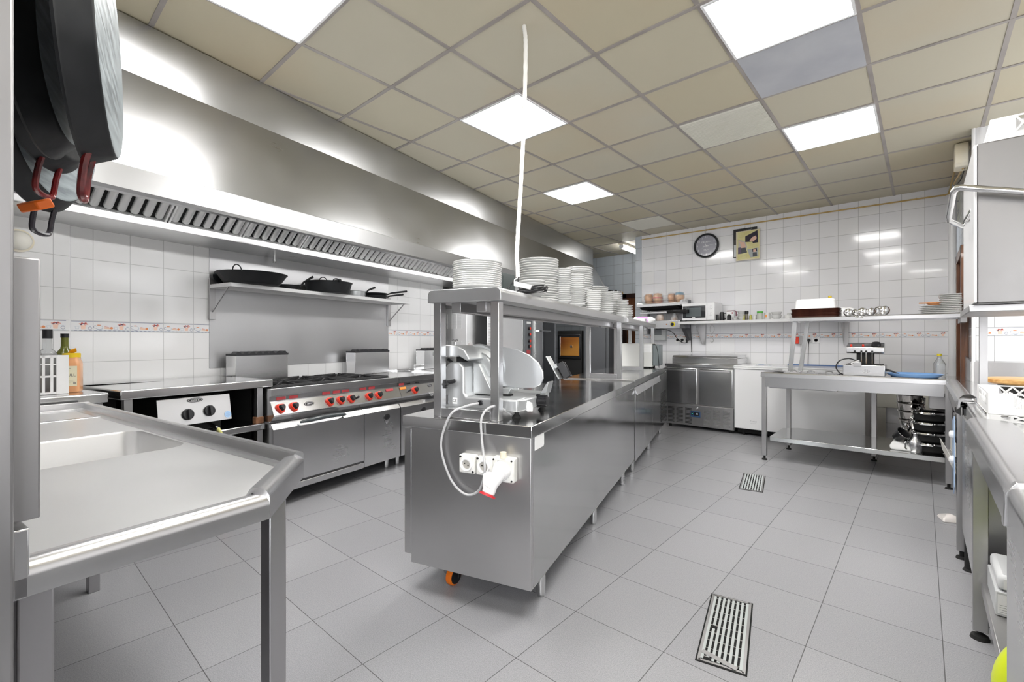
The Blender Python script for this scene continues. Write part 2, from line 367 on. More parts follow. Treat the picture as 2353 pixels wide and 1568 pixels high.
# decorated border course: one strip mesh per wall
bcol = [ENA, mat('border_grey_blue', (.2,.22,.32), .3), mat('border_bluegrey_light', (.55,.6,.66), .3), mat('border_orange', (.75,.28,.12), .3),
        mat('border_bread', (.8,.55,.4), .3), mat('border_pink', (.75,.42,.36), .3), mat('border_red', (.55,.1,.08), .3), mat('border_pot', (.88,.62,.5), .3), mat('border_plum', (.16,.08,.12), .3)]
def border(name, fr, x0, x1, z0, z1, off, face):
    """face(u, v, d) -> point; u along the wall, v up, d out of the wall"""
    mb = MB(); hh = z1-z0
    def poly(pts, d, m): mb.add([face(u,v,d) for u,v in pts], [tuple(range(len(pts)))], m)
    def rect(a,b_,c_,d_,dd,m): poly([(a,c_),(b_,c_),(b_,d_),(a,d_)], dd, m)
    def ell(cu,cv,ru,rv,dd,m,n=12): poly([(cu+ru*math.cos(2*PI*i/n), cv+rv*math.sin(2*PI*i/n)) for i in range(n)], dd, m)
    k = math.floor((x0-off)/.2)
    while off+.2*k < x1:
        a = max(off+.2*k, x0); e = min(off+.2*(k+1), x1); o = off+.2*k
        rect(a+.0015,e-.0015,z0+.001,z1-.001,.0012,0)
        rect(a+.0015,e-.0015,z1-.006,z1-.003,.0020,1)
        rect(a+.0015,e-.0015,z0+.002,z0+.0075,.0020,2)
        for j in range(8):
            u = o+.012+.025*j
            if a < u-.008 and u+.008 < e: rect(u-.007,u+.007,z0+.003,z0+.006,.0024,1)
        def ok(l,r): return o+l > a and o+r < e
        s_ = hh/.067
        if ok(.002,.055):      # white jug with orange lid
            ell(o+.032,z0+.024*s_,.020,.0155*s_,.0020,2); ell(o+.031,z0+.026*s_,.017,.012*s_,.0024,0)
            ell(o+.010,z0+.028*s_,.008,.010*s_,.0018,1); ell(o+.010,z0+.028*s_,.006,.008*s_,.0022,0)
            ell(o+.029,z0+.0405*s_,.011,.003*s_,.0026,3); rect(o+.022,o+.040,z0+.010*s_,z0+.012*s_,.0026,1)
        if ok(.055,.11):       # loaf and egg
            poly([(o+.055,z0+.018*s_),(o+.088,z0+.015*s_),(o+.088,z0+.022*s_),(o+.057,z0+.027*s_)],.0020,4)
            poly([(o+.058,z0+.029*s_),(o+.084,z0+.024*s_),(o+.084,z0+.028*s_),(o+.060,z0+.034*s_)],.0020,5)
            ell(o+.096,z0+.022*s_,.0085,.008*s_,.0024,3)
        if ok(.11,.133): poly([(o+.112,z0+.013*s_),(o+.128,z0+.013*s_),(o+.131,z0+.031*s_),(o+.109,z0+.031*s_)],.0020,2); poly([(o+.114,z0+.015*s_),(o+.126,z0+.015*s_),(o+.129,z0+.029*s_),(o+.111,z0+.029*s_)],.0024,0)
        if ok(.128,.17):       # flower pot
            poly([(o+.140,z0+.012*s_),(o+.160,z0+.012*s_),(o+.163,z0+.038*s_),(o+.137,z0+.038*s_)],.0020,7)
            for du, dv, mm in ((-.016,.046,5),(-.006,.050,6),(.004,.047,8),(.012,.051,6),(.019,.045,5),(-.010,.042,8),(.010,.041,5)):
                ell(o+.150+du,z0+dv*s_,.0065,.0045*s_,.0026,mm,8)
        if ok(.17,.198): ell(o+.184,z0+.019*s_,.011,.009*s_,.0020,1); ell(o+.184,z0+.019*s_,.009,.007*s_,.0024,0); rect(o+.178,o+.190,z0+.026*s_,z0+.034*s_,.0020,2)
        k += 1
    return struct(name, mb, bcol, fr)
border('trim_6', W0, -3.38, .21, 1.231, 1.297, -3.38, lambda u,v,d: (u, YB-d, v))
border('trim_7', LF, -.31, 3.45, 1.254, 1.321, 0.0, lambda u,v,d: (d, u, v))
border('trim_8', W0, .33, 1.5, 1.231, 1.297, .30, lambda u,v,d: (u, 5.2-d, v))
border('trim_9', LF, -1.6, -.34, 1.254, 1.321, -.54, lambda u,v,d: (.03+d, u, v))

# ---------------------------------------------------------------- ceiling lights, vents, grey tile
LUM = mat('light_diffuser', (1,1,1), .5, emit=(1,.985,.96), es=PANEL_E)
def clight(x, y, label, grp=None):
    t = thing('ceiling_light', label, 'ceiling light', W0, x, y, CEIL, group=grp)
    f = MB(); f.box(-.293,.293,-.293,-.28,-.012,-.001); f.box(-.293,.293,.28,.293,-.012,-.001); f.box(-.293,-.28,-.28,.28,-.012,-.001); f.box(.28,.293,-.28,.28,-.012,-.001)
    f.build('frame', ENA, t)
    d = MB(); d.box(-.28,.28,-.28,.28,-.009,-.002); d.build('diffuser', LUM, t)
    return t
G = 'square light panels in the ceiling'
clight(-2.345, .865, 'square light panel cut off by the top edge above the cooker hood', G)
clight(-2.345, 2.665, 'lit square ceiling panel crossed by the hanging white conduit', G)
clight(-.545, 2.665, 'large bright square ceiling panel beside the grey ceiling tile', G)
clight(-.545, 4.465, 'lit square ceiling panel on the right near the back wall', G)
clight(-2.945, 4.465, 'small distant lit square ceiling panel near the end of the hood', G)
clight(-.545, .865, 'square light panel above the camera position', G); clight(-1.745, -.935, 'square light panel behind the camera position', G)  # unseen panels, added to brighten the room
clight(.055, -.935, 'square light panel over the front of the kitchen', G)
def vent(x, y, label, n=24):
    t = thing('ceiling_vent', label, 'air vent', W0, x, y, CEIL, group='slatted vents in the ceiling')
    f = MB(); f.box(-.285,.285,-.285,.285,-.003,-.001); f.build('backing', mat('vent_back', (.45,.43,.38), .6), t)
    f = MB()
    for i in range(n): yy = -.28+.56*(i+.5)/n; f.prism([(yy-.008,-.004),(yy+.006,-.004),(yy+.009,-.012),(yy-.002,-.012)],'x',-.285,.285)
    f.build('slats', mat('vent_slats', (.68,.66,.58), .45), t)
vent(-1.145, 3.865, 'cream slatted vent in the ceiling between the light panels')
vent(-2.945, 6.265, 'distant slatted vent in the ceiling near the tube light')
b = MB(); b.box(-.29,.29,-.29,.29,-.006,-.001)
single('ceiling_tile', b, noisy('grey_metal_tile', (.42,.43,.47), (.5,.51,.54), .45, 3), 'plain grey ceiling tile next to the large light panel', 'ceiling tile', W0, -.545, 3.265, CEIL)
# tube light in the alcove
t = thing('tube_light', 'white tube light on the ceiling of the far left alcove', 'lamp', W0, -3.90, 7.52, CEIL, rot=4)
b = MB(); b.box(-.05,.05,-.33,.33,-.035,-.001); b.build('housing', CREAM, t, .004)
b = MB(); b.cyl((0,-.31,-.062),(0,.31,-.062),.036,n=16); b.build('tube_cover', mat('tube_glow', (1,1,1), .4, emit=(1,1,1), es=11), t)
b = MB()
for y in (-.325,.315): b.cyl((0,y,-.062),(0,y+.012,-.062),.040,n=16)
b.build('end_cap', ENA, t)

# ================================================================ LEFT RUN: extractor hood
t = thing('extractor_hood', 'long stainless steel cooker hood under the ceiling on the left', 'cooker hood', LF, 0, 0, 0)
Y0, Y1 = -2.2, 6.67
b = MB(); b.box(0,.96,Y0,Y1,2.585,CEIL-.006); b.build('upper_box', STH, t, .003)
b = MB(); b.prism([(.955,2.583),(.968,2.583),(1.262,2.0),(1.25,1.995)],'y',Y0,Y1); b.build('skirt_panel', STH, t)
b = MB(); b.prism([(1.246,2.004),(1.262,2.006),(1.300,1.992),(1.304,1.885),(1.296,1.870),(1.262,1.868),(1.262,1.876),(1.290,1.880),(1.292,1.984),(1.25,1.994)],'y',Y0,Y1); b.build('front_lip', STH, t, ang=30)
b = MB(); b.box(.0,.405,Y0,Y1,1.925,1.932); b.prism([(.398,1.925),(.405,1.925),(.405,1.966),(.385,1.972),(.385,1.966),(.398,1.962)],'y',Y0,Y1); b.build('drip_trough', STW, t)
b = MB()
for y in (Y0, Y1-.01): b.prism([(0,1.925),(.40,1.925),(1.30,1.87),(1.30,1.99),(.96,2.585),(0,2.585)],'y',y,y+.01)
b.build('end_panel', STH, t)
b = MB(); b.prism([(.96,2.50),(.97,2.50),(1.255,1.99),(1.245,1.99)],'y',Y0,Y1); b.box(.90,.97,Y0,Y1,2.49,2.50); b.build('inner_panel', STD, t)
sl = Vector((.60,0,.53)).normalized(); nr = Vector((.53,0,-.60)).normalized()
FM = Matrix(((0,sl.x,nr.x,.365),(1,0,0,0),(0,sl.z,nr.z,1.972),(0,0,0,1)))
FB = MB(); FB.M = FM
FB.box(-.24,.24,0,.79,-.025,-.020,0)
for x in (-.24,.228): FB.box(x,x+.012,0,.79,-.02,.014,1)
FB.box(-.24,.24,0,.012,-.02,.014,1); FB.box(-.24,.24,.778,.79,-.02,.014,1)
for i in range(7):
    u = -.1995+.0665*i; lo = []
    for v, sc in ((.016,.35),(.022,.75),(.034,1),(.77,1)):
        lo.append([(u+.0235*sc*math.cos(a), v, -.016+.026*sc*math.sin(a)) for a in [PI*j/8 for j in range(9)]]+[(u-.0235*sc*.8,v,-.018),(u+.0235*sc*.8,v,-.018)])
    FB.loft(lo, 1)
f0 = FB.build('baffle_filter', [BLI, mat('filter_steel', (.86,.86,.86), .38, .75)], t)
y = -2.0; k = 0; first = True
for k in range(18):
    yy = .056-.245-.49*3+.49*k
    if yy > Y1-.3: break
    o = f0 if first else f0.copy()
    if not first: C.objects.link(o); o.parent = t
    o.location = (0, yy, 0); first = False
for y in (-1.2,.25,1.7,3.15,4.6):
    b = MB(); b.cyl((1.13,y-.55,2.075),(1.13,y+.55,2.075),.018,n=12); b.build('lamp_tube', mat('hood_lamp_glow', (1,1,1), .5, emit=(1,.99,.97), es=HOOD_FILL_E), t)  # hidden tubes added to light the wall under the hood
# nozzle under the trough
b = MB(); b.cyl((0,0,.0),(0,0,-.02),.012); b.cyl((0,0,-.02),(0,0,-.045),.017,.017); b.cyl((0,0,-.045),(0,0,-.055),.010,.018)
single('spray_nozzle', b, CHR, 'small chrome nozzle under the hood edge above the wall shelf', 'nozzle', LF, .09, 1.0, 1.924)

# steel wall sheet and the pan shelf
b = MB(); b.box(.001,.006,.512,2.448,.975,1.922); b2 = b
single('steel_wall_sheet', b, steel('steel_wall', (.56,.56,.57), (.38,.5), (3,3,30)), 'large steel splash sheet on the tiled wall behind the gas range', 'splashback', LF)
t = thing('wall_shelf', 'white slatted steel wall shelf carrying black pans', 'shelf', LF, 0, 0, 0)
b = MB()
b.box(.292,.32,.50,2.47,1.603,1.632); b.box(.02,.32,.50,.512,1.603,1.632); b.box(.02,.32,2.458,2.47,1.603,1.632); b.box(.02,.034,.50,2.47,1.603,1.632)
for i in range(6): x = .055+.041*i; b.box(x,x+.026,.512,2.458,1.622,1.630)
b.build('shelf_board', mat('shelf_white_steel', (.78,.78,.78), .35, .35), t, .001)
for y in (.50,2.42):
    b = MB(); b.box(.008,.032,y,y+.045,1.36,1.68); b.build('wall_rail', STD, t, .001)
    b = MB(); b.cyl((.25,y+.022,1.604),(.028,y+.022,1.42),.006,n=8); b.build('bracket_strut', STB, t)

# ---------------------------------------------------------------- pans on the shelf
def round_pan(name, label, x, y, z, R, h, flare, m, handles=(), longh=None, tiltx=0.0, group=None, cat='pan', extra=None):
    t = thing(name, label, cat, LF, x, y, z, group=group)
    if tiltx: t.rotation_euler[0] = tiltx
    p = MB(); rb = R*flare
    p.lathe([(0,0),(rb,0),(rb+(R-rb)*.25,h*.12),(R-.003,h-.003),(R+.004,h),(R+.004,h+.003),(R-.003,h+.002),(R-.007,h-.004),(rb-.003,.006),(0,.005)], 36)
    p.build('body', m, t)
    for a, hr, up in handles:
        hm = MB(); c, q = math.cos(a), math.sin(a)
        pts = []
        for j in range(9):
            th = PI*j/8; l = hr*math.cos(th); o_ = math.sin(th)*up[0]; zz = math.sin(th)*up[1]
            pts.append((c*(R+.001+o_)-q*l, q*(R+.001+o_)+c*l, h-.012+zz))
        hm.tube(smooth_path(pts,2), .0045, 6); hm.build('loop_handle', m, t)
    if longh:
        a, L, dz, mm = longh; c, q = math.cos(a), math.sin(a)
        hm = MB(); hm.tube([(c*R,q*R,h-.01),(c*(R+L*.3),q*(R+L*.3),h+dz*.4),(c*(R+L),q*(R+L),h+dz)], [.006,.009,.011], 8); hm.build('handle', mm, t)
    return t
SH = 1.633
round_pan('paella_pan','widest black paella pan at the left end of the pan shelf',.265,.70,SH,.25,.085,.72,PANM,handles=((PI*.93,.035,(.012,.055)),(-PI*.30,.032,(.012,.050))))
b = MB(); b.lathe([(0,0),(.045,0),(.06,.012),(.06,.016),(.0,.008)],28)
o = single('small_tray', b, PANM, 'dark pan standing on edge behind the widest paella pan', 'pan', LF, .045, .57, SH+.062); o.rotation_euler = (0, PI/2-.12, LF.a)
round_pan('frying_pan','low black frying pan between the two deep black pans',.17,1.07,SH,.10,.04,.8,PANM,longh=(PI*.42,.12,.10,BLK))
round_pan('sauteuse','deep black pan with a tall wire loop handle in the middle of the shelf',.24,1.44,SH,.21,.10,.84,PANM,handles=((PI*.86,.05,(.0,.09)),(-PI*.12,.03,(.012,.03))))
round_pan('saucepan','small pale aluminium saucepan right of the deep black pan',.20,1.795,SH,.10,.055,.9,ALU,longh=(PI*.36,.10,.055,BLK))
round_pan('crepe_pan','lower of two thin flat pans at the right end of the pan shelf',.20,2.06,SH,.125,.028,.84,PANM,longh=(PI*.49,.28,.055,PANM))
round_pan('crepe_pan','upper of two thin flat pans at the right end of the pan shelf',.20,2.07,SH+.034,.115,.024,.84,PANM,longh=(PI*.46,.30,.06,PANM))
b = MB(); b.tube([(0,0,.0),(.01,.05,.03),(.02,.13,.045)],[.010,.013,.015],8); b.lathe([(0,0),(.02,0),(.02,.008),(0,.008)],12,(0,0,-.006))
single('lid_knob_handle', b, BLK, 'black pan handle propped on the rim of the deep black pan', 'handle', LF, .20, 1.50, SH+.105, rot=20)

# ---------------------------------------------------------------- cooking modules
STV = steel('steel_range', (.72,.72,.725), (.18,.3), (2,2,30))
def front_profile(x=.80): return [(x-.03,.848),(x,.848),(x,.800),(x-.02,.795),(x-.022,.760),(x-.008,.756),(x+.032,.668),(x+.026,.655),(x-.012,.618),(x-.08,.618),(x-.08,.80)]
def knob(parent, y, x=.817, z=.712, red=True):
    n = Vector((.91,0,.414)); up = Vector((-.414,0,.91)); s = Vector((0,1,0))
    R = Matrix((s, up, n)).transposed()
    m = MB(); m.M = Matrix.Translation((x,y,z)) @ R.to_4x4()
    def tri(r, rr):   # rounded triangle
        out = []
        for k in range(3):
            a0 = PI/2+2*PI*k/3+PI
            cx, cy = (r-rr)*math.cos(a0), (r-rr)*math.sin(a0)
            for j in range(7): a = a0-PI/3+2*PI/3*j/6; out.append((cx+rr*math.cos(a), cy+rr*math.sin(a)))
        return out
    m.loft([[(px,py,-.004) for px,py in tri(.037,.021)],[(px,py,.006) for px,py in tri(.039,.022)],[(px,py,.015) for px,py in tri(.033,.019)]],0)
    k_ = m.build('knob', [RED if red else BLK, BLK], parent)
    g = MB(); g.M = m.M
    g.loft([[(px,py,.014) for px,py in tri(.026,.016)],[(px,py,.026) for px,py in tri(.024,.015)],[(px*.72,py,.036) for px,py in tri(.021,.013)]],0)
    g.build('grip', BLK, k_)
    return k_
def leg_round(parent, x, y, z1, r=.024, name='leg', m=None):
    l = MB(); l.cyl((x,y,.012),(x,y,z1),r,n=18); l.cyl((x,y,0),(x,y,.014),r*.8,r*.95,n=18); l.build(name, m or STB, parent)
def flue(parent, y0, y1):
    f = MB(); f.box(.075,.20,y0,y1,.85,1.075); f.box(.068,.076,y0,y1,.85,1.07); o_ = f.build('flue', STV, parent, .003)
    f = MB(); f.box(.07,.205,y0-.002,y1+.002,1.072,1.088)
    n = 8; w_ = (y1-y0)/n
    for i in range(n):
        c_ = y0+w_*(i+.5); f.prism([(c_-w_*.42,1.086),(c_+w_*.42,1.086),(c_+w_*.12,1.106),(c_-w_*.12,1.106)],'x',.13,.20)
    f.build('flue_grille', mat('dark_grille', (.05,.05,.055), .5, .5), o_)
def badge(parent, y, z, w_, h_, face_x, slope=None, s='gapia sl', ts=.012):
    m = MB()
    n = Vector((.91,0,.414)) if slope else Vector((1,0,0)); up = Vector((-.414,0,.91)) if slope else Vector((0,0,1)); sx = Vector((0,1,0))
    M = Matrix.Translation((face_x,y,z)) @ Matrix((sx, up, n)).transposed().to_4x4(); m.M = M
    m.prism([(w_/2*math.cos(2*PI*i/24), h_/2*math.sin(2*PI*i/24)) for i in range(24)],'z',0,.0015,0)
    m.prism([(w_*.43*math.cos(2*PI*i/24), h_*.40*math.sin(2*PI*i/24)) for i in range(24)],'z',.0015,.0019,1)
    m.prism([(w_*.41*math.cos(2*PI*i/24), h_*.36*math.sin(2*PI*i/24)) for i in range(24)],'z',.0019,.0023,0)
    bd = m.build('badge', [BLK, ENA], parent)
    text_mesh('badge_lettering', s, ts, ENA, bd, M @ Matrix.Translation((0,0,.0024)), .0003)
STK = mat('red_warning_label', (.45,.06,.07), .4); STO = mat('orange_warning_label', (.85,.25,.04), .4)

t = thing('gas_range', 'six-burner steel gas range with red and black knobs and an oven below', 'cooker', LF, 0, 0, 0)
A0, A1 = .512, 1.781
b = MB(); b.box(.06,.78,A0+.004,A1,.12,.60); b.box(.06,.72,A0+.004,A1,.60,.80); b.build('body', STD, t)
b = MB(); b.prism(front_profile(),'y',A0,A1-.002); b.build('control_panel', STV, t, ang=20)
b = MB(); b.box(.06,.115,A0,A1-.002,.80,.855); b.box(.735,.775,A0,A1-.002,.80,.85); b.box(.115,.735,A0,A0+.03,.80,.85); b.box(.115,.735,A1-.03,A1-.002,.80,.85); b.box(.115,.735,A0+.03,A1-.03,.805,.815,1)
b.build('hob_top', [STV, BLM], t, .002)
for i, cy in enumerate((.75,1.135,1.52)):
    for j, cx in enumerate((.275,.575)):
        q = MB(); q.lathe([(0,.815),(.055,.815),(.055,.835),(.045,.845),(0,.845)],20,(cx,cy,0)); q.lathe([(0,.845),(.036,.845),(.030,.856),(0,.858)],20,(cx,cy,0))
        q.build('burner', IRON, t)
        g = MB(); hx, hy = .148, .188
        for sx in (-1,1):
            g.box(cx+sx*hx-.007,cx+sx*hx+.007,cy-hy,cy+hy,.850,.868); g.box(cx-hx,cx+hx,cy+sx*hy-.007,cy+sx*hy+.007,.850,.868)
        for k in range(8):
            a = PI*k/4+PI/8*0; r1 = min(hx/max(abs(math.cos(a)),1e-3), hy/max(abs(math.sin(a)),1e-3)); r0 = .045
            c_, s_ = math.cos(a), math.sin(a); wv = .006
            p0 = (cx+c_*r0, cy+s_*r0); p1 = (cx+c_*r1, cy+s_*r1)
            g.add([(p0[0]-s_*wv,p0[1]+c_*wv,.862),(p0[0]+s_*wv,p0[1]-c_*wv,.862),(p1[0]+s_*wv,p1[1]-c_*wv,.852),(p1[0]-s_*wv,p1[1]+c_*wv,.852),
                   (p0[0]-s_*wv,p0[1]+c_*wv,.884),(p0[0]+s_*wv,p0[1]-c_*wv,.884),(p1[0]+s_*wv,p1[1]-c_*wv,.872),(p1[0]-s_*wv,p1[1]+c_*wv,.872)],
                  [(0,3,2,1),(4,5,6,7),(0,1,5,4),(1,2,6,5),(2,3,7,6),(3,0,4,7)])
        for sx in (-1,1):
            for sy in (-1,1): g.box(cx+sx*hx-.008,cx+sx*hx+.008,cy+sy*hy-.008,cy+sy*hy+.008,.815,.86)
        g.build('pan_support', IRON, t, .002)
for y in (.574,.680,.992,1.098,1.204,1.399,1.510): knob(t, y)
q = MB(); q.cyl((.815,1.262,.712),(.838,1.262,.722),.010,n=12); q.build('igniter_button', BLK, t)
badge(t, .807, .716, .085, .034, .811, True)
for y in (.60,.70,.985,1.085,1.175,1.36,1.46): q = MB(); q.box(.7795,.7803,y-.036,y+.036,.766,.788); q.build('warning_label', STK, t)
q = MB(); q.M = Matrix.Translation((.8025,1.655,.742)) @ Matrix((Vector((0,1,0)),Vector((-.414,0,.91)),Vector((.91,0,.414)))).transposed().to_4x4(); q.box(-.045,.045,-.011,.011,0,.001); q.build('red_sticker', STK, t)
d = MB(); d.prism([(.775,.165),(.775,.604),(.792,.604),(.822,.565),(.822,.168),(.815,.162)],'y',A0+.002,1.333)
od = d.build('oven_door', STV, t, ang=20)
h = MB(); pts = smooth_path([(.826,.72,.590),(.858,.78,.600),(.872,.93,.610),(.858,1.08,.600),(.826,1.14,.590)],5)
h.tube(pts, [.008+.010*math.sin(PI*i/(len(pts)-1)) for i in range(len(pts))], 10); h.build('door_handle', mat('grey_handle', (.05,.06,.065), .3), od)
d = MB(); d.prism([(.77,.105),(.77,.15),(.822,.15),(.822,.105)],'y',A0+.002,1.333); d.build('plinth_strip', STB, t, .002)
d = MB(); d.prism([(.775,.108),(.775,.604),(.792,.604),(.820,.565),(.820,.11)],'y',1.341,A1-.004); oc = d.build('cupboard_door', STV, t, ang=20)
def cup_handle(par, y, z=.505, x=.820):
    q = MB(); loops = []
    for (zz, sc, dx) in ((0,1,.001),(-.02,.9,.006),(-.05,.45,.008),(-.07,.05,.003)):
        loops.append([(x+dx*(1-abs(math.cos(a))*.5), y+.034*sc*math.cos(a), z+zz+.012*sc*math.sin(a)) for a in [2*PI*j/16 for j in range(16)]])
    q.loft(loops, 0); q.lathe([(0,0),(.037,0),(.037,.007),(.03,.01),(0,.01)],20,(x-.001,y,z),1,Matrix.Rotation(PI/2,3,'Y')@Matrix.Diagonal((.75,1,1)))
    q.build('recessed_pull', [STB, BLK], par)
cup_handle(oc, 1.60)
flue(t, .602, 1.052)
for x in (.15,.70): leg_round(t, x, A0+.10, .12); leg_round(t, x, A1-.07, .12)

t = thing('griddle_range', 'steel fry-top cooking unit with one red knob right of the six burners', 'cooker', LF, 0, 0, 0)
A0, A1 = 1.783, 2.46
b = MB(); b.box(.06,.78,A0+.004,A1,.12,.60); b.box(.06,.74,A0+.004,A1,.60,.80); b.build('body', STD, t)
b = MB(); b.prism(front_profile(),'y',A0,A1-.002); b.build('control_panel', STV, t, ang=20)
b = MB(); b.box(.06,.775,A0,A1-.002,.80,.848); b.box(.06,.09,A0,A1,.848,.862); b.box(.09,.77,A1-.02,A1,.848,.858); b.build('griddle_plate', STT, t, .002)
knob(t, 1.985); 
q = MB(); q.cyl((.815,1.90,.712),(.838,1.90,.722),.010,n=12); q.build('igniter_button', BLK, t)
q = MB(); q.M = Matrix.Translation((.8035,1.83,.742)) @ Matrix((Vector((0,1,0)),Vector((-.414,0,.91)),Vector((.91,0,.414)))).transposed().to_4x4(); q.box(-.04,.04,-.011,.011,0,.001); q.build('orange_sticker', STO, t)
q = MB(); q.box(.7795,.7803,1.80,1.87,.766,.788); q.build('warning_labels', STK, t)
q = MB()
for y in (1.93,2.06): q.box(.7795,.781,y-.024,y+.024,.772,.782)
q.build('vent_slots', BLI, t)
badge(t, 2.225, .735, .07, .028, .804, True, ts=.010)
q = MB(); q.box(.82,.85,2.20,2.44,.632,.652); q.build('fat_tray_front', STB, t, .003)
d = MB(); d.prism([(.775,.108),(.775,.604),(.792,.604),(.820,.565),(.820,.11)],'y',A0+.004,A1-.004); oc = d.build('cupboard_door', STV, t, ang=20); cup_handle(oc, 2.10)
flue(t, 1.789, 2.26)
for x in (.15,.70): leg_round(t, x, A0+.07, .12); leg_round(t, x, A1-.07, .12)
t = thing('pasta_cooker', 'steel cooking unit at the far end of the range, half hidden by the island', 'cooker', LF, 0, 0, 0)
A0, A1 = 2.462, 3.38
b = MB(); b.box(.06,.78,A0+.004,A1,.12,.60); b.box(.06,.74,A0+.004,A1,.60,.80); b.build('body', STD, t)
b = MB(); b.prism(front_profile(),'y',A0,A1); b.build('control_panel', STV, t, ang=20)
b = MB(); b.box(.06,.775,A0,A1,.80,.848); b.box(.06,.12,A0,A1,.848,.868); b.build('top_plate', STT, t, .002)
knob(t, 2.62); knob(t, 2.80)
q = MB(); q.cyl((.16,2.72,.90),(.16,2.95,.90),.014,n=12); q.box(.15,.17,2.72,2.735,.86,.90); q.box(.15,.17,2.935,2.95,.86,.90); q.build('rail', CHR, t)
d = MB(); d.prism([(.775,.108),(.775,.604),(.792,.604),(.820,.565),(.820,.11)],'y',A0+.004,A1-.004); oc = d.build('cupboard_door', STV, t, ang=20); cup_handle(oc, 2.75)
flue(t, 2.845, 3.3)
for x in (.15,.70): leg_round(t, x, A0+.07, .12); leg_round(t, x, A1-.07, .12)

# ---------------------------------------------------------------- open worktop left of the range
t = thing('steel_work_table', 'open steel worktop with a dark interior left of the gas range', 'table', LF, 0, 0, 0)
A0, A1 = -.325, .585
b = MB(); b.box(.22,.742,A0,.565,.862,.915); b.box(.02,.22,A0,.565,.87,.915); b.build('worktop', STT, t, .006)
b = MB(); b.box(.705,.742,.50,A1,.862,.915); b.box(.64,.742,.50,.505,.862,.915); b.build('worktop_nosing', STT, t, .006) if False else None
for x in (.06,.69):
    for y in (A0+.02,.455):
        q = MB(); q.box(x,x+.04,y,y+.04,.012,.862); q.cyl((x+.02,y+.02,0),(x+.02,y+.02,.014),.02); q.build('leg', STD, t, .002)
b = MB(); b.box(.03,.745,A0+.01,.508,.565,.612); b.build('shelf', STT, t, .008)
b = MB(); b.box(.03,.05,A0+.06,.455,.02,.862); b.box(.05,.60,A0+.022,A0+.03,.02,.862); b.box(.05,.60,.485,.493,.02,.862); b.build('liner_panel', BLI, t)  # black sheets added to paint in the dark of the interior
b = MB(); b.box(.15,.64,-.10,.26,.613,.84)
tg = thing('fryer_control_unit', 'black-bodied cooking unit with two black knobs under the left worktop', 'cooker', LF, 0, 0, 0)
b.build('housing', BLM, tg, .004)
b = MB(); b.prism([(.716,.672),(.722,.672),(.692,.838),(.686,.838)],'y',-.135,.285); fp = b.build('front_panel', STE, tg, .001)
nn = Vector((.984,0,.178)); uu = Vector((-.178,0,.984))
def fk(y, z):
    M = Matrix.Translation((.722-(z-.672)*.1807,y,z)) @ Matrix((Vector((0,1,0)),uu,nn)).transposed().to_4x4()
    k_ = MB(); k_.M = M; k_.lathe([(0,-.001),(.034,-.001),(.035,.008),(.030,.014),(0,.015)],28); k_.box(-.008,.008,-.030,.030,.012,.032); k_.build('knob', BLK, fp, .002)
fk(.024,.735); fk(.150,.742)
M = Matrix.Translation((.6965,.072,.818)) @ Matrix((Vector((0,1,0)),uu,nn)).transposed().to_4x4()
q = MB(); q.M = M; q.prism([(.047*math.cos(2*PI*i/28),.014*math.sin(2*PI*i/28)) for i in range(28)],'z',0,.0015,0); q.prism([(.041*math.cos(2*PI*i/28),.0105*math.sin(2*PI*i/28)) for i in range(28)],'z',.0015,.0019,1); q.prism([(.039*math.cos(2*PI*i/28),.0090*math.sin(2*PI*i/28)) for i in range(28)],'z',.0019,.0023,0)
bo = q.build('badge', [BLK, ENA], fp); text_mesh('badge_lettering','gapia sl',.017,ENA,bo,M@Matrix.Translation((0,0,.0026)),.0004)
M = Matrix.Translation((.717,.262,.704)) @ Matrix((Vector((0,1,0)),uu,nn)).transposed().to_4x4()
q = MB(); q.M = M; q.prism([(.022*math.cos(2*PI*i/28),.022*math.sin(2*PI*i/28)) for i in range(28)],'z',0,.001,0)
for i, wd in enumerate((.008,.026,.036,.034,.036,.028,.010)): q.box(-wd/2,wd/2,.015-.005*i,.0165-.005*i,.001,.0014,1)
q.build('round_sticker', [mat('sticker_blue', (.42,.62,.85), .4), mat('sticker_ink', (.15,.25,.5), .5)], fp)
b = MB(); b.tube(smooth_path([(.70,.178,.640),(.748,.186,.622),(.76,.20,.58),(.755,.225,.50),(.745,.25,.42),(.70,.27,.30),(.60,.28,.18)],6),.010,10,0)
h_ = b.build('gas_hose', mat('yellow_hose', (.62,.6,.22), .45), None); tag(h_, 'yellow gas hose hanging over the edge of the shelf below the knobs', 'hose'); h_.location = LF.w(0,0,0); h_.rotation_euler = (0,0,LF.a)
b = MB(); b.cyl((.66,.172,.655),(.748,.186,.622),.012,.013,n=12); b.build('hose_fitting', CHR, h_)
b = MB(); b.box(-.022,.022,-.028,.028,0,.045); single('wood_block', b, noisy('dark_wood_block', (.14,.06,.03), (.25,.12,.06), .5, 20), 'small brown wooden block at the corner of the shelf beside the range', 'block', LF, .715, .47, .613, bevel=.003)
b = MB(); b.box(.30,.34,.20,.36,.565-.001,.5651); b = MB(); b.cyl((0,0,0),(0,0,.02),.03); b.cyl((0,0,.02),(0,0,.30),.010); b.cyl((0,0,.30),(0,0,.33),.035,.03)
single('gas_valve', b, RED, 'red valve in the dark space under the left worktop', 'valve', LF, .55, .33, 0.0)

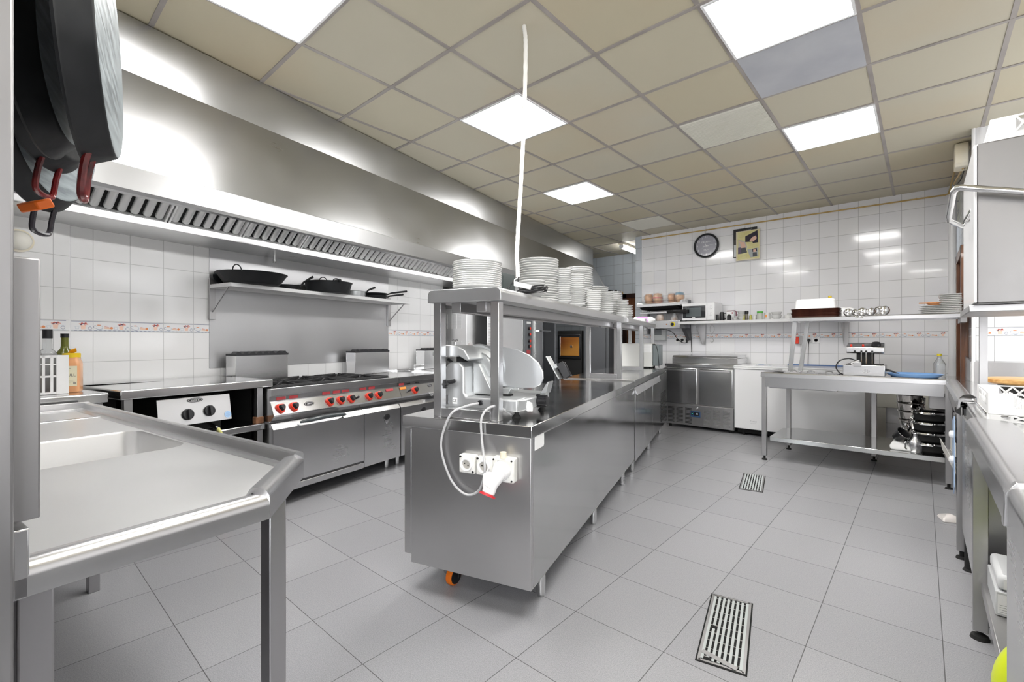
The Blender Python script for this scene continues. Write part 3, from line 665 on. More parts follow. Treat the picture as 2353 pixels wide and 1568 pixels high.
# ---------------------------------------------------------------- low counter with bottles
t = thing('side_counter', 'steel counter with bottles and a white crate behind the sink table', 'counter', LF, 0, 0, 0)
b = MB(); b.box(.032,.705,-1.75,-.362,.852,.908); b.build('worktop', STT, t, .008)
for x in (.06,.64):
    for y in (-1.70,-.42): q = MB(); q.box(x,x+.04,y,y+.04,0,.852); q.build('leg', STD, t, .002)
b = MB(); b.box(.04,.69,-1.74,-.372,.30,.33); b.build('shelf', STD, t, .004)
CZ = .909
t = thing('plastic_crate', 'white open-sided plastic crate on the counter left of the yellow-lidded jar', 'crate', LF, .47, -.60, CZ)
b = MB(); H_ = .205
for y in (-.12,.108):
    b.box(-.10,.10,y,y+.004,0,.02); b.box(-.10,.10,y,y+.004,.125,.14); b.box(-.10,.10,y,y+.004,H_-.02,H_)
for x in (-.10,.096):
    b.box(x,x+.004,-.12,.112,0,.012); b.box(x,x+.004,-.12,.112,.09,.10); b.box(x,x+.004,-.12,.112,.155,.16); b.box(x,x+.004,-.12,.112,H_-.012,H_)
    for i in range(7): yy = -.12+.0317*i; b.box(x,x+.004,yy,yy+.012,0,H_)
    b.box(x,x+.005,.062,.112,0,H_)
b.box(-.10,.10,.108,.112,0,H_); b.box(-.10,.10,-.12,.112,0,.005); b.build('body', WHT, t, .001)
def bottle(name, label, x, y, prof, m, capprof, capm, fr=LF, z=CZ, cat='bottle', n=24, liquid=None):
    t = thing(name, label, cat, fr, x, y, z)
    b = MB(); b.lathe(prof, n); b.build('bottle_body', m, t)
    c_ = MB(); c_.lathe(capprof, n); c_.build('cap', capm, t)
    if liquid: q = MB(); q.lathe(liquid[0], n); q.build('contents', liquid[1], t)
    return t
bottle('orange_bottle','small orange bottle inside the white crate',.47,-.62,[(0,0),(.035,0),(.035,.12),(.012,.15),(0,.15)],mat('orange_liquid', (.8,.32,.12), .3),[(0,.15),(.013,.15),(.013,.17),(0,.17)],RED,z=CZ+.006)
bottle('oil_bottle','dark green glass bottle with a black cap behind the yellow-lidded jar',.40,-.455,[(0,0),(.040,0),(.042,.01),(.042,.19),(.036,.215),(.019,.24),(.0165,.255),(.0165,.318),(0,.318)],mat('green_glass', (.13,.14,.015), .08, coat=.4),[(0,.300),(.0185,.300),(.0185,.322),(0,.322)],BLK)
PET = mat('clear_bottle', (.8,.82,.83), .1, trans=.75, ior=1.2, coat=.3)
bottle('spirit_bottle','clear square-shouldered bottle with a tall black cap behind the white crate',.42,-.532,[(0,0),(.042,0),(.043,.008),(.043,.20),(.036,.22),(.020,.238),(.018,.30),(0,.30)],PET,[(0,.295),(.021,.295),(.021,.345),(0,.345)],BLK)
bottle('spray_bottle','clear plastic bottle with a flat red cap at the left edge of the counter',.45,-.598,[(0,0),(.036,0),(.037,.01),(.037,.20),(.030,.235),(.017,.262),(.016,.288),(0,.288)],PET,[(0,.286),(.019,.286),(.019,.297),(0,.297)],RED)
t = thing('seasoning_jar', 'square plastic jar of orange seasoning with a yellow lid and LULL label', 'jar', LF, .50, -.456, CZ, rot=-32)
b = MB(); lp = []
for z, s_ in ((0,.90),(.006,1),(.150,1),(.168,.95),(.178,.84),(.192,.80)): lp.append([(x*s_,y*s_,z) for x,y in rrect(-.041,.041,-.041,.041,.016,4)])
b.loft(lp); b.build('jar_body', mat('orange_jar', (.84,.42,.2), .2, coat=.4), t)
b = MB(); b.lathe([(0,.190),(.037,.190),(.038,.192),(.038,.212),(.034,.215),(0,.215)],28); b.build('lid', mat('yellow_lid', (.85,.6,.02), .35), t)
b = MB(); b.add([(-.035,0,.214),(.012,-.012,.216),(.030,.004,.232),(.012,.022,.240),(-.02,.016,.222),(-.035,0,.219),(.012,-.010,.220),(.030,.006,.236),(.012,.022,.243),(-.02,.016,.226)],[(0,1,2,3,4),(9,8,7,6,5),(0,1,6,5),(1,2,7,6),(2,3,8,7),(3,4,9,8),(4,0,5,9)])
b.build('flip_flap', mat('orange_flap', (.85,.4,.02), .35), t)
b = MB(); b.box(-.034,.034,-.0425,-.0415,.035,.145,0); b.box(.0415,.0425,-.034,.034,.035,.145,0)
lb = b.build('label', [mat('cream_label', (.85,.8,.6), .5)], t)
ink = mat('label_ink', (.05,.05,.05), .5)
for nm, M in (('a', on_face(.0,-.0426,.095,'y-')), ('b', on_face(.0426,0,.095,'x+'))):
    text_mesh('label_lettering','LULL',.021,ink,lb,M@Matrix.Translation((.006,0,0)),.0003)
    text_mesh('label_lettering','DANI',.007,ink,lb,M@Matrix.Translation((0,.036,0)),.0003)
    q = MB(); q.M = M
    q.tube([(-.006+.021*math.cos(a),.0+.021*math.sin(a),.0004) for a in [PI*.55+PI*.95*j/14 for j in range(15)]],[.0006+.0018*math.sin(PI*j/14) for j in range(15)],5,0)
    q.box(-.03,.02,-.030,-.0290,0,.0004,1); q.box(-.03,.025,-.036,-.0352,0,.0004,1); q.box(-.03,.010,-.042,-.0412,0,.0004,1); q.box(.018,.030,-.050,-.038,0,.0004,1)
    q.build('label_art', [mat('label_green', (.05,.4,.15), .5), mat('label_grey', (.35,.33,.28), .5)], lb)
# round cream wall lamp at the far left
t = thing('wall_lamp', 'round cream wall lamp below the hanging pans on the left', 'lamp', LF, .03, -.553, 1.775)
R90 = Matrix.Rotation(PI/2,3,'Y')
b = MB(); b.lathe([(0,0),(.066,0),(.066,.02),(.058,.024),(0,.024)],28,(0,0,0),0,R90); b.build('base', CREAM, t)
b = MB(); b.lathe([(.056,.022),(.052,.045),(.038,.065),(.018,.074),(0,.076)],28,(0,0,0),0,R90); b.build('globe', mat('opal_glass', (.86,.84,.76), .25, coat=.3), t)

# ---------------------------------------------------------------- ovens beyond the range
t = thing('louvred_oven', 'steel appliance with two louvred side grilles beyond the end of the range', 'oven', LF, 0, 0, 0)
b = MB(); b.box(-.45,.30,3.58,4.25,.10,1.63); b.build('body', STW, t, .006)
b = MB()
for z0, z1 in ((1.36,1.56),(1.00,1.20)):
    n = 13
    for i in range(n):
        z = z0+(z1-z0)*i/n
        for x in (-.05,.03,.11,.19): b.box(x-.032,x+.032,3.572,3.58,z,z+.006)
b.build('side_louvres', mat('louvre_light', (.72,.72,.72), .4, .6), t)
for x in (-.38,.22):
    for y in (3.65,4.18): leg_round(t, x, y, .10)
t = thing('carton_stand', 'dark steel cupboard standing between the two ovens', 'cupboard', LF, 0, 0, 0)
b = MB(); b.box(.305,.41,3.50,3.85,.0,1.02); b.build('body', BLM, t, .003)  # dark box put where there is shadow; it also carries the cartons
for i, (x, lab) in enumerate(((.335,'left of two small red cartons seen behind the slicer'),(.385,'right of two small red cartons seen behind the slicer'))):
    q = thing('red_carton', lab, 'box', LF, x, 3.56, 1.021)
    b = MB(); b.box(-.024,.024,-.04,.04,0,.10); b.build('box_body', mat('carton_red', (.72,.09,.05), .5), q)
    b = MB(); b.box(-.018,.014,-.0407,-.040,.06,.068); b.box(-.018,.018,-.0407,-.040,.02,.03); b.build('printed_band', WHT, q)
q = thing('cable_clamp', 'white twisted bracket lying on top of the red cartons', 'bracket', LF, .345, 3.56, 1.122)
b = MB(); b.torus((0,0,.05),.012,.004,12,6,0,Matrix.Rotation(PI/2,3,'X')); b.torus((.03,0,.05),.012,.004,12,6,0,Matrix.Rotation(PI/2,3,'X')); b.box(-.006,.036,-.006,.006,.028,.042); b.torus((.055,0,.012),.018,.004,14,6,0,Matrix.Rotation(PI/2,3,'X')); b.box(.0,.03,-.006,.006,-.0,.03); b.build('bracket_body', WHT, q)
t = thing('convection_oven', 'tall steel convection oven with a strip of red-tipped knobs', 'oven', LF, 0, 0, 0)
b = MB(); b.box(.42,.98,3.89,4.96,.30,1.98); b.build('body', STW, t, .006)
b = MB()
for i in range(26):
    z = 1.03+.021*i
    for x in (.455,.53): b.box(x,x+.055,3.882,3.89,z,z+.006)
b.build('side_louvres', STD, t)
b = MB(); b.box(.98,.995,3.93,4.16,.85,1.70); cp = b.build('control_strip', mat('oven_grey', (.12,.13,.14), .35), t, .004)
for i, z in enumerate((1.36,1.28,1.19,1.12)):
    q = MB(); q.cyl((.995,4.04,z),(1.02,4.04,z),.022,n=16,m=0); q.cyl((1.02,4.04,z),(1.025,4.04,z),.018,n=16,m=1); q.build('knob', [BLK, RED], cp)
q = MB(); q.box(.995,.997,3.98,4.10,1.47,1.49,0); q.box(.995,.997,3.98,4.10,1.42,1.45,1); q.box(.995,.997,3.98,4.09,1.02,1.07,2); q.build('control_labels', [mat('lbl_yellow', (.7,.7,.3), .5), WHT, STK], cp)
b = MB(); b.box(.98,1.01,4.20,4.90,.42,1.92); dr = b.build('door', STV, t, .008)
b = MB(); b.box(1.01,1.014,4.44,4.84,.55,1.80); b.build('window', GLD, dr)
b = MB(); b.cyl((1.05,4.25,1.33),(1.05,4.62,1.33),.010,n=10); b.box(1.01,1.05,4.27,4.29,1.32,1.34); b.box(1.01,1.05,4.58,4.60,1.32,1.34); b.build('door_handle', CHR, dr)
for x in (.5,.9):
    for y in (3.98,4.86): leg_round(t, x, y, .30)
t = thing('wood_fired_oven', 'black oven with an amber glass window at the far left end', 'oven', LF, 0, 0, 0)
b = MB(); b.box(.72,1.15,5.60,6.4,.55,1.36); b.build('body', BLM, t, .01)
b = MB(); b.box(.74,1.14,5.57,5.60,.90,1.30); dr = b.build('door', BLK, t, .01)
b = MB(); b.box(.79,1.12,5.555,5.572,.95,1.25); b.build('amber_glass', noisy('amber_glass', (.16,.03,.008), (.6,.3,.06), .12, 2.2, coat=.5, detail=1), dr)
b = MB(); b.tube([(.80,5.56,.94),(.80,5.53,.94),(.80,5.53,1.26),(.80,5.56,1.26)],.008,8); b.lathe([(0,0),(.02,0),(.02,.012),(0,.016)],16,(.99,5.556,1.10),0,Matrix.Rotation(PI/2,3,'X')); b.build('door_handle', CHR, dr)
for x in (.76,1.08):
    for y in (5.65,6.32): q = MB(); q.box(x,x+.05,y,y+.05,0,.55); q.build('leg', BLM, t)
t = thing('tall_fridge', 'tall dark grey fridge side seen through the island shelf', 'fridge', LF, 0, 0, 0)
b = MB(); b.box(1.18,1.55,5.6,6.3,.10,1.75); b.build('body', mat('fridge_grey', (.13,.135,.145), .4, .3), t, .008)
b = MB(); b.box(1.55,1.60,5.61,6.29,.12,1.74); b.build('door', mat('fridge_grey', (.13,.135,.145), .4, .3), t, .008)
for x in (1.22,1.5):
    for y in (5.65,6.25): leg_round(t, x, y, .10)

# ================================================================ ISLAND (local x = minus the distance left of its right edge)
t = thing('island_counter', 'long steel island counter nearest the camera with sockets on its end', 'counter', IS, 0, 0, 0)
b = MB(); b.box(-.667,0,0,2.366,.783,.835); b.build('worktop', STT, t, .003)
b = MB(); b.box(-.621,-.006,.006,2.362,.143,.783); b.build('cabinet', STE, t, .002)
b = MB(); b.box(-.006,-.0045,.026,2.352,.150,.778); b.build('side_panel', STM, t)
for i in range(4):
    b = MB(); b.box(-.664,-.622,.01+.588*i,.592+.588*i,.178,.775); b.build('door', STE, t, .004)
for x in (-.055,-.57):
    for y in (.241,1.175,2.071): leg_round(t, x, y, .145, .022, 'leg', STV)
t = thing('fridge_counter', 'far part of the island with slanted door handles along its front', 'counter', IS, 0, 0, 0)
b = MB(); b.box(-.667,.0,2.372,4.74,.79,.845); b.build('worktop', STT, t, .003)
b = MB(); b.box(-.645,-.03,2.376,4.735,.10,.79); b.build('cabinet', STD, t, .002)
for a, e in ((2.382,2.89),(2.90,3.42),(3.43,3.95)):
    b = MB(); b.box(-.03,.0,a,e,.125,.735); o = b.build('door', STM, t, .004)
    b = MB(); b.prism([(-.028,.770),(-.012,.775),(.022,.718),(.014,.712),(-.004,.735),(-.028,.735)],'y',a,e); b.build('door_handle', STB, o, .001)
b = MB(); b.box(-.03,-.002,3.96,4.72,.125,.775); o = b.build('machine_panel', STM, t, .003)
b = MB()
for i in range(20): z = .20+.018*i; b.box(-.002,.0,4.1,4.6,z,z+.007)
b.build('louvres', BLM, o)
for x in (-.055,-.57):
    for y in (2.50,3.45,4.40): leg_round(t, x, y, .105, .022, 'leg', STV)
b = MB(); b.prism([(.043,.724),(.143,.724),(.151,.730),(.151,.783),(.145,.790),(.050,.790),(.043,.784)],'x',-.0042,-.0034)
single('white_sticker', b, WHT, 'blank white sticker on the island side below the worktop corner', 'sticker', IS)
# sockets on the near end
SCK = noisy('socket_white', (.8,.8,.78), (.72,.71,.66), .4, 20)
def schuko(v, label):
    t = thing('wall_socket', label, 'socket', IS, -v, -.0, .652)
    b = MB(); b.box(-.040,.040,-.032,.005,-.040,.040); b.build('housing', SCK, t, .006)
    b = MB(); b.lathe([(.0,.0),(.019,.0),(.021,.010),(.027,.011),(.030,.006),(.030,0)],28,(0,-.031,0),0,Matrix.Rotation(PI/2,3,'X')); b.build('socket_ring', WHT, t)
    b = MB(); b.lathe([(0,.001),(.019,.001),(.019,.003),(0,.003)],24,(0,-.031,0),0,Matrix.Rotation(PI/2,3,'X')); b.build('socket_well', mat('well_grey', (.45,.43,.4), .5), t)
    b = MB()
    for x, z in ((-.0085,.004),(.0085,-.004)): b.cyl((x,-.0345,z),(x,-.036,z),.003,n=8)
    for x, z in ((-.031,.031),(.031,-.031)): b.cyl((x,-.032,z),(x,-.035,z),.005,n=8)
    b.build('contacts', BLM, t)
schuko(.294,'left white socket of the two round sockets on the island end')
schuko(.208,'right white socket next to the big plug on the island end')
t = thing('industrial_plug', 'large white industrial socket with a red-lipped plug on the island end', 'socket', IS, -.117, 0, .648)
b = MB(); b.box(-.052,.052,-.038,.005,-.052,.052); b.build('back_box', SCK, t, .008)
b = MB(); b.cyl((0,-.036,.005),(0,-.070,-.01),.043,.034,n=24); b.cyl((0,-.060,-.004),(-.030,-.105,-.062),.030,.025,n=20); b.build('socket_body', WHT, t, .004)
b = MB(); b.cyl((-.020,-.085,-.035),(-.032,-.108,-.082),.026,.027,n=20); b.box(-.052,-.022,-.118,-.075,-.075,.0); b.build('plug_body', WHT, t, .004)
b = MB(); b.cyl((-.032,-.108,-.082),(-.034,-.112,-.090),.034,.036,n=24); b.build('red_lip', mat('plug_red', (.55,.03,.04), .35), t)
b = MB(); b.cyl((0,-.03,.05),(0,-.03,.075),.014,n=16); b.build('cable_gland', CREAM, t)
b = MB()
for x, z in ((-.042,.042),(.042,.042),(.042,-.042),(-.02,.035)): b.cyl((x,-.037,z),(x,-.041,z),.004,n=8)
b.build('screws', BLM, t)
pts = [(-.307,.095,.902),(-.335,.03,.895),(-.386,-.012,.864),(-.433,-.014,.762),(-.435,-.014,.683),(-.398,-.014,.588),(-.352,-.016,.535),(-.296,-.018,.514),(-.241,-.02,.541),(-.202,-.045,.612),(-.198,-.045,.669),(-.226,-.018,.761),(-.230,-.014,.856),(-.205,.02,.900),(-.19,.10,.885),(-.17,.16,.850)]
b = MB(); b.tube(smooth_path(pts,8),.0052,8)
single('power_cable', b, CABLE, 'grey cable looping down the island end in front of the sockets', 'cable', IS)

# meat slicer
t = thing('meat_slicer', 'aluminium meat slicer standing under the near end of the island shelf', 'slicer', IS, 0, 0, 0)
b = MB(); b.prism([(-.515,.866),(-.515,1.046),(-.505,1.066),(-.475,1.090),(-.425,1.090),(-.400,1.066),(-.397,1.04),(-.397,.945),(-.385,.925),(-.118,.925),(-.118,.866)],'y',.12,.40)
b.build('body', ALU, t, .010, seg=3)
b = MB(); b.loft([[(-.118,.12,.868),(-.118,.12,.925),(-.118,.40,.925),(-.118,.40,.868)],[(-.100,.155,.872),(-.100,.155,.922),(-.100,.47,.922),(-.100,.47,.872)]]); b.box(-.30,-.115,.40,.52,.868,.925); b.build('base_extension', ALU, t, .006)
b = MB(); b.prism([(-.397,.93),(-.397,1.09),(-.36,1.08),(-.29,.95),(-.285,.93)],'y',.20,.30); b.build('blade_support', ALU, t, .006)
b = MB()
Rb = Matrix.Rotation(PI/2,3,'X') 
b.lathe([(0,-.012),(.108,-.012),(.112,-.004),(.108,.004),(0,.004)],48,(-.395,.255,1.050),0,Rb@Matrix.Rotation(.0,3,'Y')); b.build('blade', CHR, t)
b = MB(); b.lathe([(.104,-.02),(.124,-.02),(.126,.0),(.120,.008),(.104,.008)],48,(-.395,.262,1.050),0,Rb); b.build('blade_ring_guard', ALU, t)
b = MB(); b.lathe([(0,.0),(.085,.0),(.080,.014),(.03,.020),(0,.020)],40,(-.395,.250,1.050),0,Rb); b.build('blade_cover', ALU, t)
b = MB(); prof = []
gp = [(-.400,.968),(-.400,1.168),(-.30,1.164),(-.20,1.150),(-.13,1.122),(-.085,1.085),(-.062,1.045),(-.060,1.01),(-.075,.980),(-.105,.964),(-.20,.960)]
b.prism(gp,'y',.285,.297); b.build('thickness_plate', mat('plate_alu', (.74,.76,.78), .28, .75), t, .003)
b = MB(); b.prism([(-.256,.962),(-.20,.962),(-.215,.935),(-.24,.935)],'y',.22,.29); b.cyl((-.205,.25,.955),(-.17,.25,.958),.007,n=10); b.build('plate_bracket', ALU, t, .002)
b = MB(); b.box(-.250,-.205,.22,.26,.924,.934); b.build('bracket_foot', BLM, t)
b = MB(); loops = []
for y, s_ in ((.10,1),(.26,1)): loops.append([(-.568,y,1.118),(-.566,y,1.138),(-.535,y,1.162),(-.49,y,1.172),(-.43,y,1.168),(-.385,y,1.148),(-.355,y,1.105),(-.372,y,1.096),(-.415,y,1.118),(-.43,y,1.115),(-.54,y,1.110)])
b.loft(loops); b.build('sharpener_cover', ALU, t, .005)
b = MB(); b.cyl((-.48,.17,1.17),(-.48,.17,1.185),.007,n=10); b.tube([(-.496,.17,1.192),(-.488,.17,1.198),(-.48,.17,1.188),(-.472,.17,1.198),(-.464,.17,1.192)],.004,6); b.build('wing_screw', STD, t)
b = MB(); b.box(-.46,-.425,.15,.20,1.065,1.115); b.tube([(-.50,.14,1.10),(-.47,.13,1.085),(-.48,.13,1.065)],.008,8); b.box(-.475,-.43,.15,.19,1.06,1.085); b.build('sharpener', BLM, t, .003)
b = MB(); R_ = Matrix.Rotation(PI/2,3,'X')
b.cyl((-.450,.12,.998),(-.475,.085,.990),.009,.011,n=12); lob = []
for zz, s_ in ((0,.8),(.006,1),(.020,1),(.026,.8)): lob.append([(-.483+(.022+.003*math.cos(7*a))*s_*math.cos(a), .088-zz, .985+(.022+.003*math.cos(7*a))*s_*math.sin(a)) for a in [2*PI*j/42 for j in range(42)]])
b.loft(lob); b.build('tie_rod_knob', BLK, t)
b = MB(); R_ = Matrix.Rotation(PI/2,3,'Y'); b.lathe([(0,0),(.034,0),(.034,.008),(.026,.010),(.026,.050),(.022,.054),(0,.054)],28,(-.108,.33,.898),0,R_)
for i in range(10): a = 2*PI*i/10; b.cyl((-.098,.33+.026*math.cos(a),.898+.026*math.sin(a)),(-.058,.33+.026*math.cos(a),.898+.026*math.sin(a)),.004,n=6)
b.build('thickness_knob', BLK, t)
b = MB(); b.lathe([(0,0),(.022,0),(.022,.010),(0,.010)],24,(-.110,.20,.895),0,Matrix.Rotation(PI/2,3,'Y')); b.prism([(.185,.912),(.225,.90),(.235,.872),(.228,.858),(.185,.865),(.175,.885)],'x',-.104,-.090); b.build('white_switch_lever', WHT, t, .003)
b = MB(); b.prism([(-.12,.925),(-.09,.925),(-.075,.985),(-.082,.985)],'y',.40,.47); b.build('carriage_arm', ALU, t, .002)
b = MB()
for x, y in ((-.145,.165),(-.47,.165),(-.125,.44),(-.47,.42)): b.cyl((x,y,.837),(x,y,.868),.012,.008,n=12); b.lathe([(0,0),(.022,0),(.018,.010),(.010,.016),(0,.016)],18,(x,y,.8355))
b.build('rubber_feet', [BLM], t)
q = MB(); q.box(-.505,-.485,.118,.1195,.885,.93); q.build('silver_label', STB, t)
q = MB(); q.box(-.462,-.436,.118,.1195,.889,.917,0); lb = q.build('ce_label', [WHT], t); text_mesh('ce_lettering','CE',.020,ink,lb,on_face(-.449,.1176,.903,'y-'),.0003)
q = MB(); q.cyl((-.307,.122,.902),(-.307,.108,.902),.012,n=16); q.build('cable_grommet', BLK, t)
# product carriage tray behind the plate
b = MB()
fr_ = Matrix.Translation((-.045,.42,1.05)) @ Matrix.Rotation(-.55,4,'Y'); b.M = fr_
b.box(-.006,.0,-.03,.03,-.055,.075,0); b.box(.0,.02,-.01,.01,.0,.02,0); b.M = Matrix.Translation((-.025,.44,1.04)) @ Matrix.Rotation(-.5,4,'Y') @ Matrix.Rotation(.2,4,'Z')
b.box(.0,.008,-.03,.05,-.045,.035,1); b.box(.0,.035,-.03,-.024,-.045,.035,1); b.box(.0,.035,.044,.05,-.045,.035,1); b.box(.0,.035,-.03,.05,-.045,-.039,1)
b.build('pusher_tray', [ALU, BLK], t, .002)

# overshelves
def overshelf(name, label, u0, u1, v0, v1, z0, z1, posts, zc):
    t = thing(name, label, 'shelf', IS, 0, 0, 0)
    b = MB(); r = .028
    prof = [(-v0,z0),(-v0,z1-r)]+[(-v0-r+r*math.cos(a),z1-r+r*math.sin(a)) for a in (PI/8,PI/4,3*PI/8,PI/2)]+[(-v1+r+r*math.cos(a),z1-r+r*math.sin(a)) for a in (PI/2,5*PI/8,3*PI/4,7*PI/8,PI)]+[(-v1,z0)]
    b.prism(prof,'y',u0,u1); b.build('shelf_top', steel('steel_shelf', (.6,.6,.61), (.3,.42)), t, .002, ang=40)
    b = MB(); b.box(-v1+.10,-v1+.15,u0+.05,u1-.05,z0-.045,z0); b.box(-v0-.15,-v0-.10,u0+.05,u1-.05,z0-.045,z0); b.build('underframe', STD, t, .002)
    for y in posts:
        for v in (v0+.020, v1-.062):
            q = MB(); q.box(-v-.042,-v,y,y+.042,zc,z0); q.build('post', STB, t, .002)
    for y in (posts[0], posts[-1]): q = MB(); q.box(-v1+.062,-v0-.062,y,y+.042,zc+.0005,zc+.042); q.build('foot_rail', STB, t, .002)
    return t
overshelf('plate_shelf','steel shelf on posts over the near end of the island, holding plates',.02,2.66,.153,.537,1.368,1.427,(.04,2.61),.8355)
overshelf('plate_shelf','far steel shelf on posts over the fridge counter part of the island',2.74,4.66,.13,.51,1.372,1.420,(3.72,4.60),.8455)

# plates
PM = {}
def plate_mesh(R_):
    b = MB(); b.lathe([(0,.002),(.52*R_,.002),(.55*R_,0),(.58*R_,0),(.62*R_,.004),(.80*R_,.012),(.99*R_,.0185),(R_,.0205),(.99*R_,.0225),(.80*R_,.0165),(.60*R_,.0085),(.54*R_,.006),(0,.006)],44)
    o = b.build('plate', CER, None, 0, 60); return o
nwords = ORD
def stack(v, u, R_, ztop, n, which, z0=1.4275, fr=IS, neg=True, group=None, cat='plate', kind='white plate'):
    h = ztop-z0-.0225; p = h/max(n-1,1) if n > 1 else 0; first = None
    for i in range(n):
        k = n-1-i
        lab = f'{kind}, {nwords[k] if k < len(nwords) else "near the bottom"}{" in" if True else ""} {which}' if n > 1 else f'{kind} {which}'
        dx, dy = random.uniform(-.0022,.0022), random.uniform(-.0022,.0022)
        x, y, z = (-v if neg else v)+dx, u+dy, z0+p*i+.0003
        if first is None:
            first = plate_mesh(R_); tag(first, lab, cat, group or 'plates in '+which); o = first
        else: o = first.copy(); C.objects.link(o); o['label'] = lab
        o.location = fr.w(x,y,z); o.rotation_euler = (0,0,random.uniform(0,6))
stack(.345,.155,.118,1.562,13,'the stack at the island shelf\'s near end')
stack(.36,.47,.088,1.4505,1,'lying alone right behind the nearest plate stack')
stack(.215,.53,.070,1.513,5,'the low small stack beside the black cable')
stack(.345,.95,.125,1.700,18,'the tall wide stack behind the black cable')
stack(.235,1.06,.066,1.652,16,'the narrow stack right of the tall wide one')
stack(.235,1.36,.068,1.652,16,'the narrow stack in front of the tallest stack')
stack(.40,1.98,.120,1.800,20,'the tallest stack on the near island shelf')
stack(.385,2.46,.125,1.690,14,'the wide stack ending the near island shelf')
stack(.235,1.86,.060,1.590,10,'the short narrow stack left of the last')
stack(.235,2.28,.064,1.618,11,'the last narrow stack on the near shelf')
stack(.36,3.05,.105,1.700,15,'the first stack on the far island shelf',z0=1.4205)
stack(.22,2.90,.060,1.600,10,'the small stack starting the far island shelf',z0=1.4205)
stack(.30,3.48,.080,1.590,9,'the last stack on the far island shelf',z0=1.4205)
b = MB(); b.prism([(-.06,0),(.05,0),(.055,.125),(.045,.150),(-.052,.150),(-.062,.13)],'y',-.05,.10)
single('napkin_dispenser', b, mat('dark_box', (.035,.045,.045), .45), 'dark grey box behind the nearest plate stack on the island shelf', 'box', IS, -.452, .60, 1.4275, rot=-4, bevel=.003)
# white takeaway trays, a bottle on its side
b = MB()
for i in range(4): b.box(-.09,.09,-.08,.08,.012*i,.012*i+.010)
single('takeaway_trays', b, WHT, 'small pile of white trays at the far end of the island shelf', 'tray', IS, -.27, 4.10, 1.4205, bevel=.003)
t = thing('detergent_bottle', 'white plastic bottle with a pink label lying on the far island shelf', 'bottle', IS, -.25, 4.42, 1.4205+.045, rot=0)
b = MB(); b.lathe([(0,-.13),(.035,-.13),(.042,-.12),(.042,.08),(.030,.11),(.014,.125),(.014,.14),(0,.14)],20,(0,0,0),0,Matrix.Rotation(PI/2,3,'Y')); b.build('bottle_body', WHT, t)
b = MB(); b.lathe([(.0426,-.09),(.0430,-.09),(.0430,.05),(.0426,.05)],20,(0,0,0),0,Matrix.Rotation(PI/2,3,'Y')); b.build('label', mat('label_pink', (.72,.35,.8), .4), t)
# microwave seen from behind
t = thing('microwave_oven', 'white microwave seen from behind on the far end of the island counter', 'microwave', IS, 0, 0, 0)
b = MB(); b.box(-.515,-.125,4.26,4.62,.862,1.158); b.build('body', mat('mw_offwhite', (.68,.68,.66), .4), t, .004)
b = MB(); b.box(-.535,-.515,4.26,4.64,.862,1.160); b.build('door', WHT, t, .004)
b = MB(); b.box(-.125,-.04,4.28,4.60,.875,1.145); b.build('rear_housing', mat('mw_grey', (.2,.23,.24), .4), t, .012)
b = MB(); b.box(-.265,-.135,4.2585,4.26,1.045,1.145,0)
for i in range(7): b.box(-.255,-.15,4.2578,4.2585,1.055+.012*i,1.057+.012*i,1)
b.build('rating_label', [WHT, mat('label_grey2', (.5,.5,.5), .5)], t)
b = MB()
for x in (-.47,-.15):
    for y in (4.30,4.58): b.cyl((x,y,.8455),(x,y,.863),.015,n=10)
b.build('feet', BLM, t)
b = MB(); b.tube(smooth_path([(-.12,4.262,1.148),(-.08,4.24,1.14),(-.055,4.24,1.05),(-.045,4.25,.92),(-.045,4.27,.853)],6),.004,6)
single('mains_lead', b, BLK, 'black lead hanging down the back of the island microwave', 'cable', IS)
# hanging conduit and cable coil
b = MB(); P_ = smooth_path([(-.252,.50,CEIL-.001),(-.243,.50,2.75),(-.247,.48,2.3),(-.262,.46,1.9),(-.272,.45,1.66),(-.266,.445,1.58),(-.262,.44,1.525)],12)
b.tube(P_, [.0105+(.0016 if i%2 else 0) for i in range(len(P_))], 12)
single('flexible_conduit', b, noisy('conduit_white', (.82,.81,.78), (.66,.64,.6), .45, 4), 'white ribbed conduit hanging from the ceiling to the island shelf', 'conduit', IS, ang=50)
b = MB(); pts = []
for k in range(4):
    for j in range(12):
        a = 2*PI*j/12; pts.append((-.165+(.080-.007*k)*math.cos(a)+.006*k, .40+(.035+.006*k)*math.sin(a)+.004*k, 1.436+.007*k+.012*(1+math.sin(a*2+k))*.5))
b.tube([(-.262,.44,1.535),(-.255,.435,1.48),(-.245,.43,1.445)]+smooth_path(pts,2),.0042,7)
b.tube(smooth_path([(-.262,.44,1.53),(-.29,.42,1.49),(-.31,.41,1.462)],5),.004,6)
single('cable_coil', b, BLK, 'coiled black cable at the bottom of the white conduit', 'cable', IS)
t = thing('extension_socket', 'white inline connector lying on the coiled black cable', 'connector', IS, -.20, .36, 1.470)
b = MB(); b.M = Matrix.Rotation(.25,4,'Y'); b.box(-.045,.05,-.013,.013,-.012,.012); b.build('connector_body', WHT, t, .005)
b = MB(); b.tube(smooth_path([(-.045,0,.008),(-.058,.03,.035),(-.062,.075,.052)],5),.0035,6); b.build('white_lead', WHT, t)
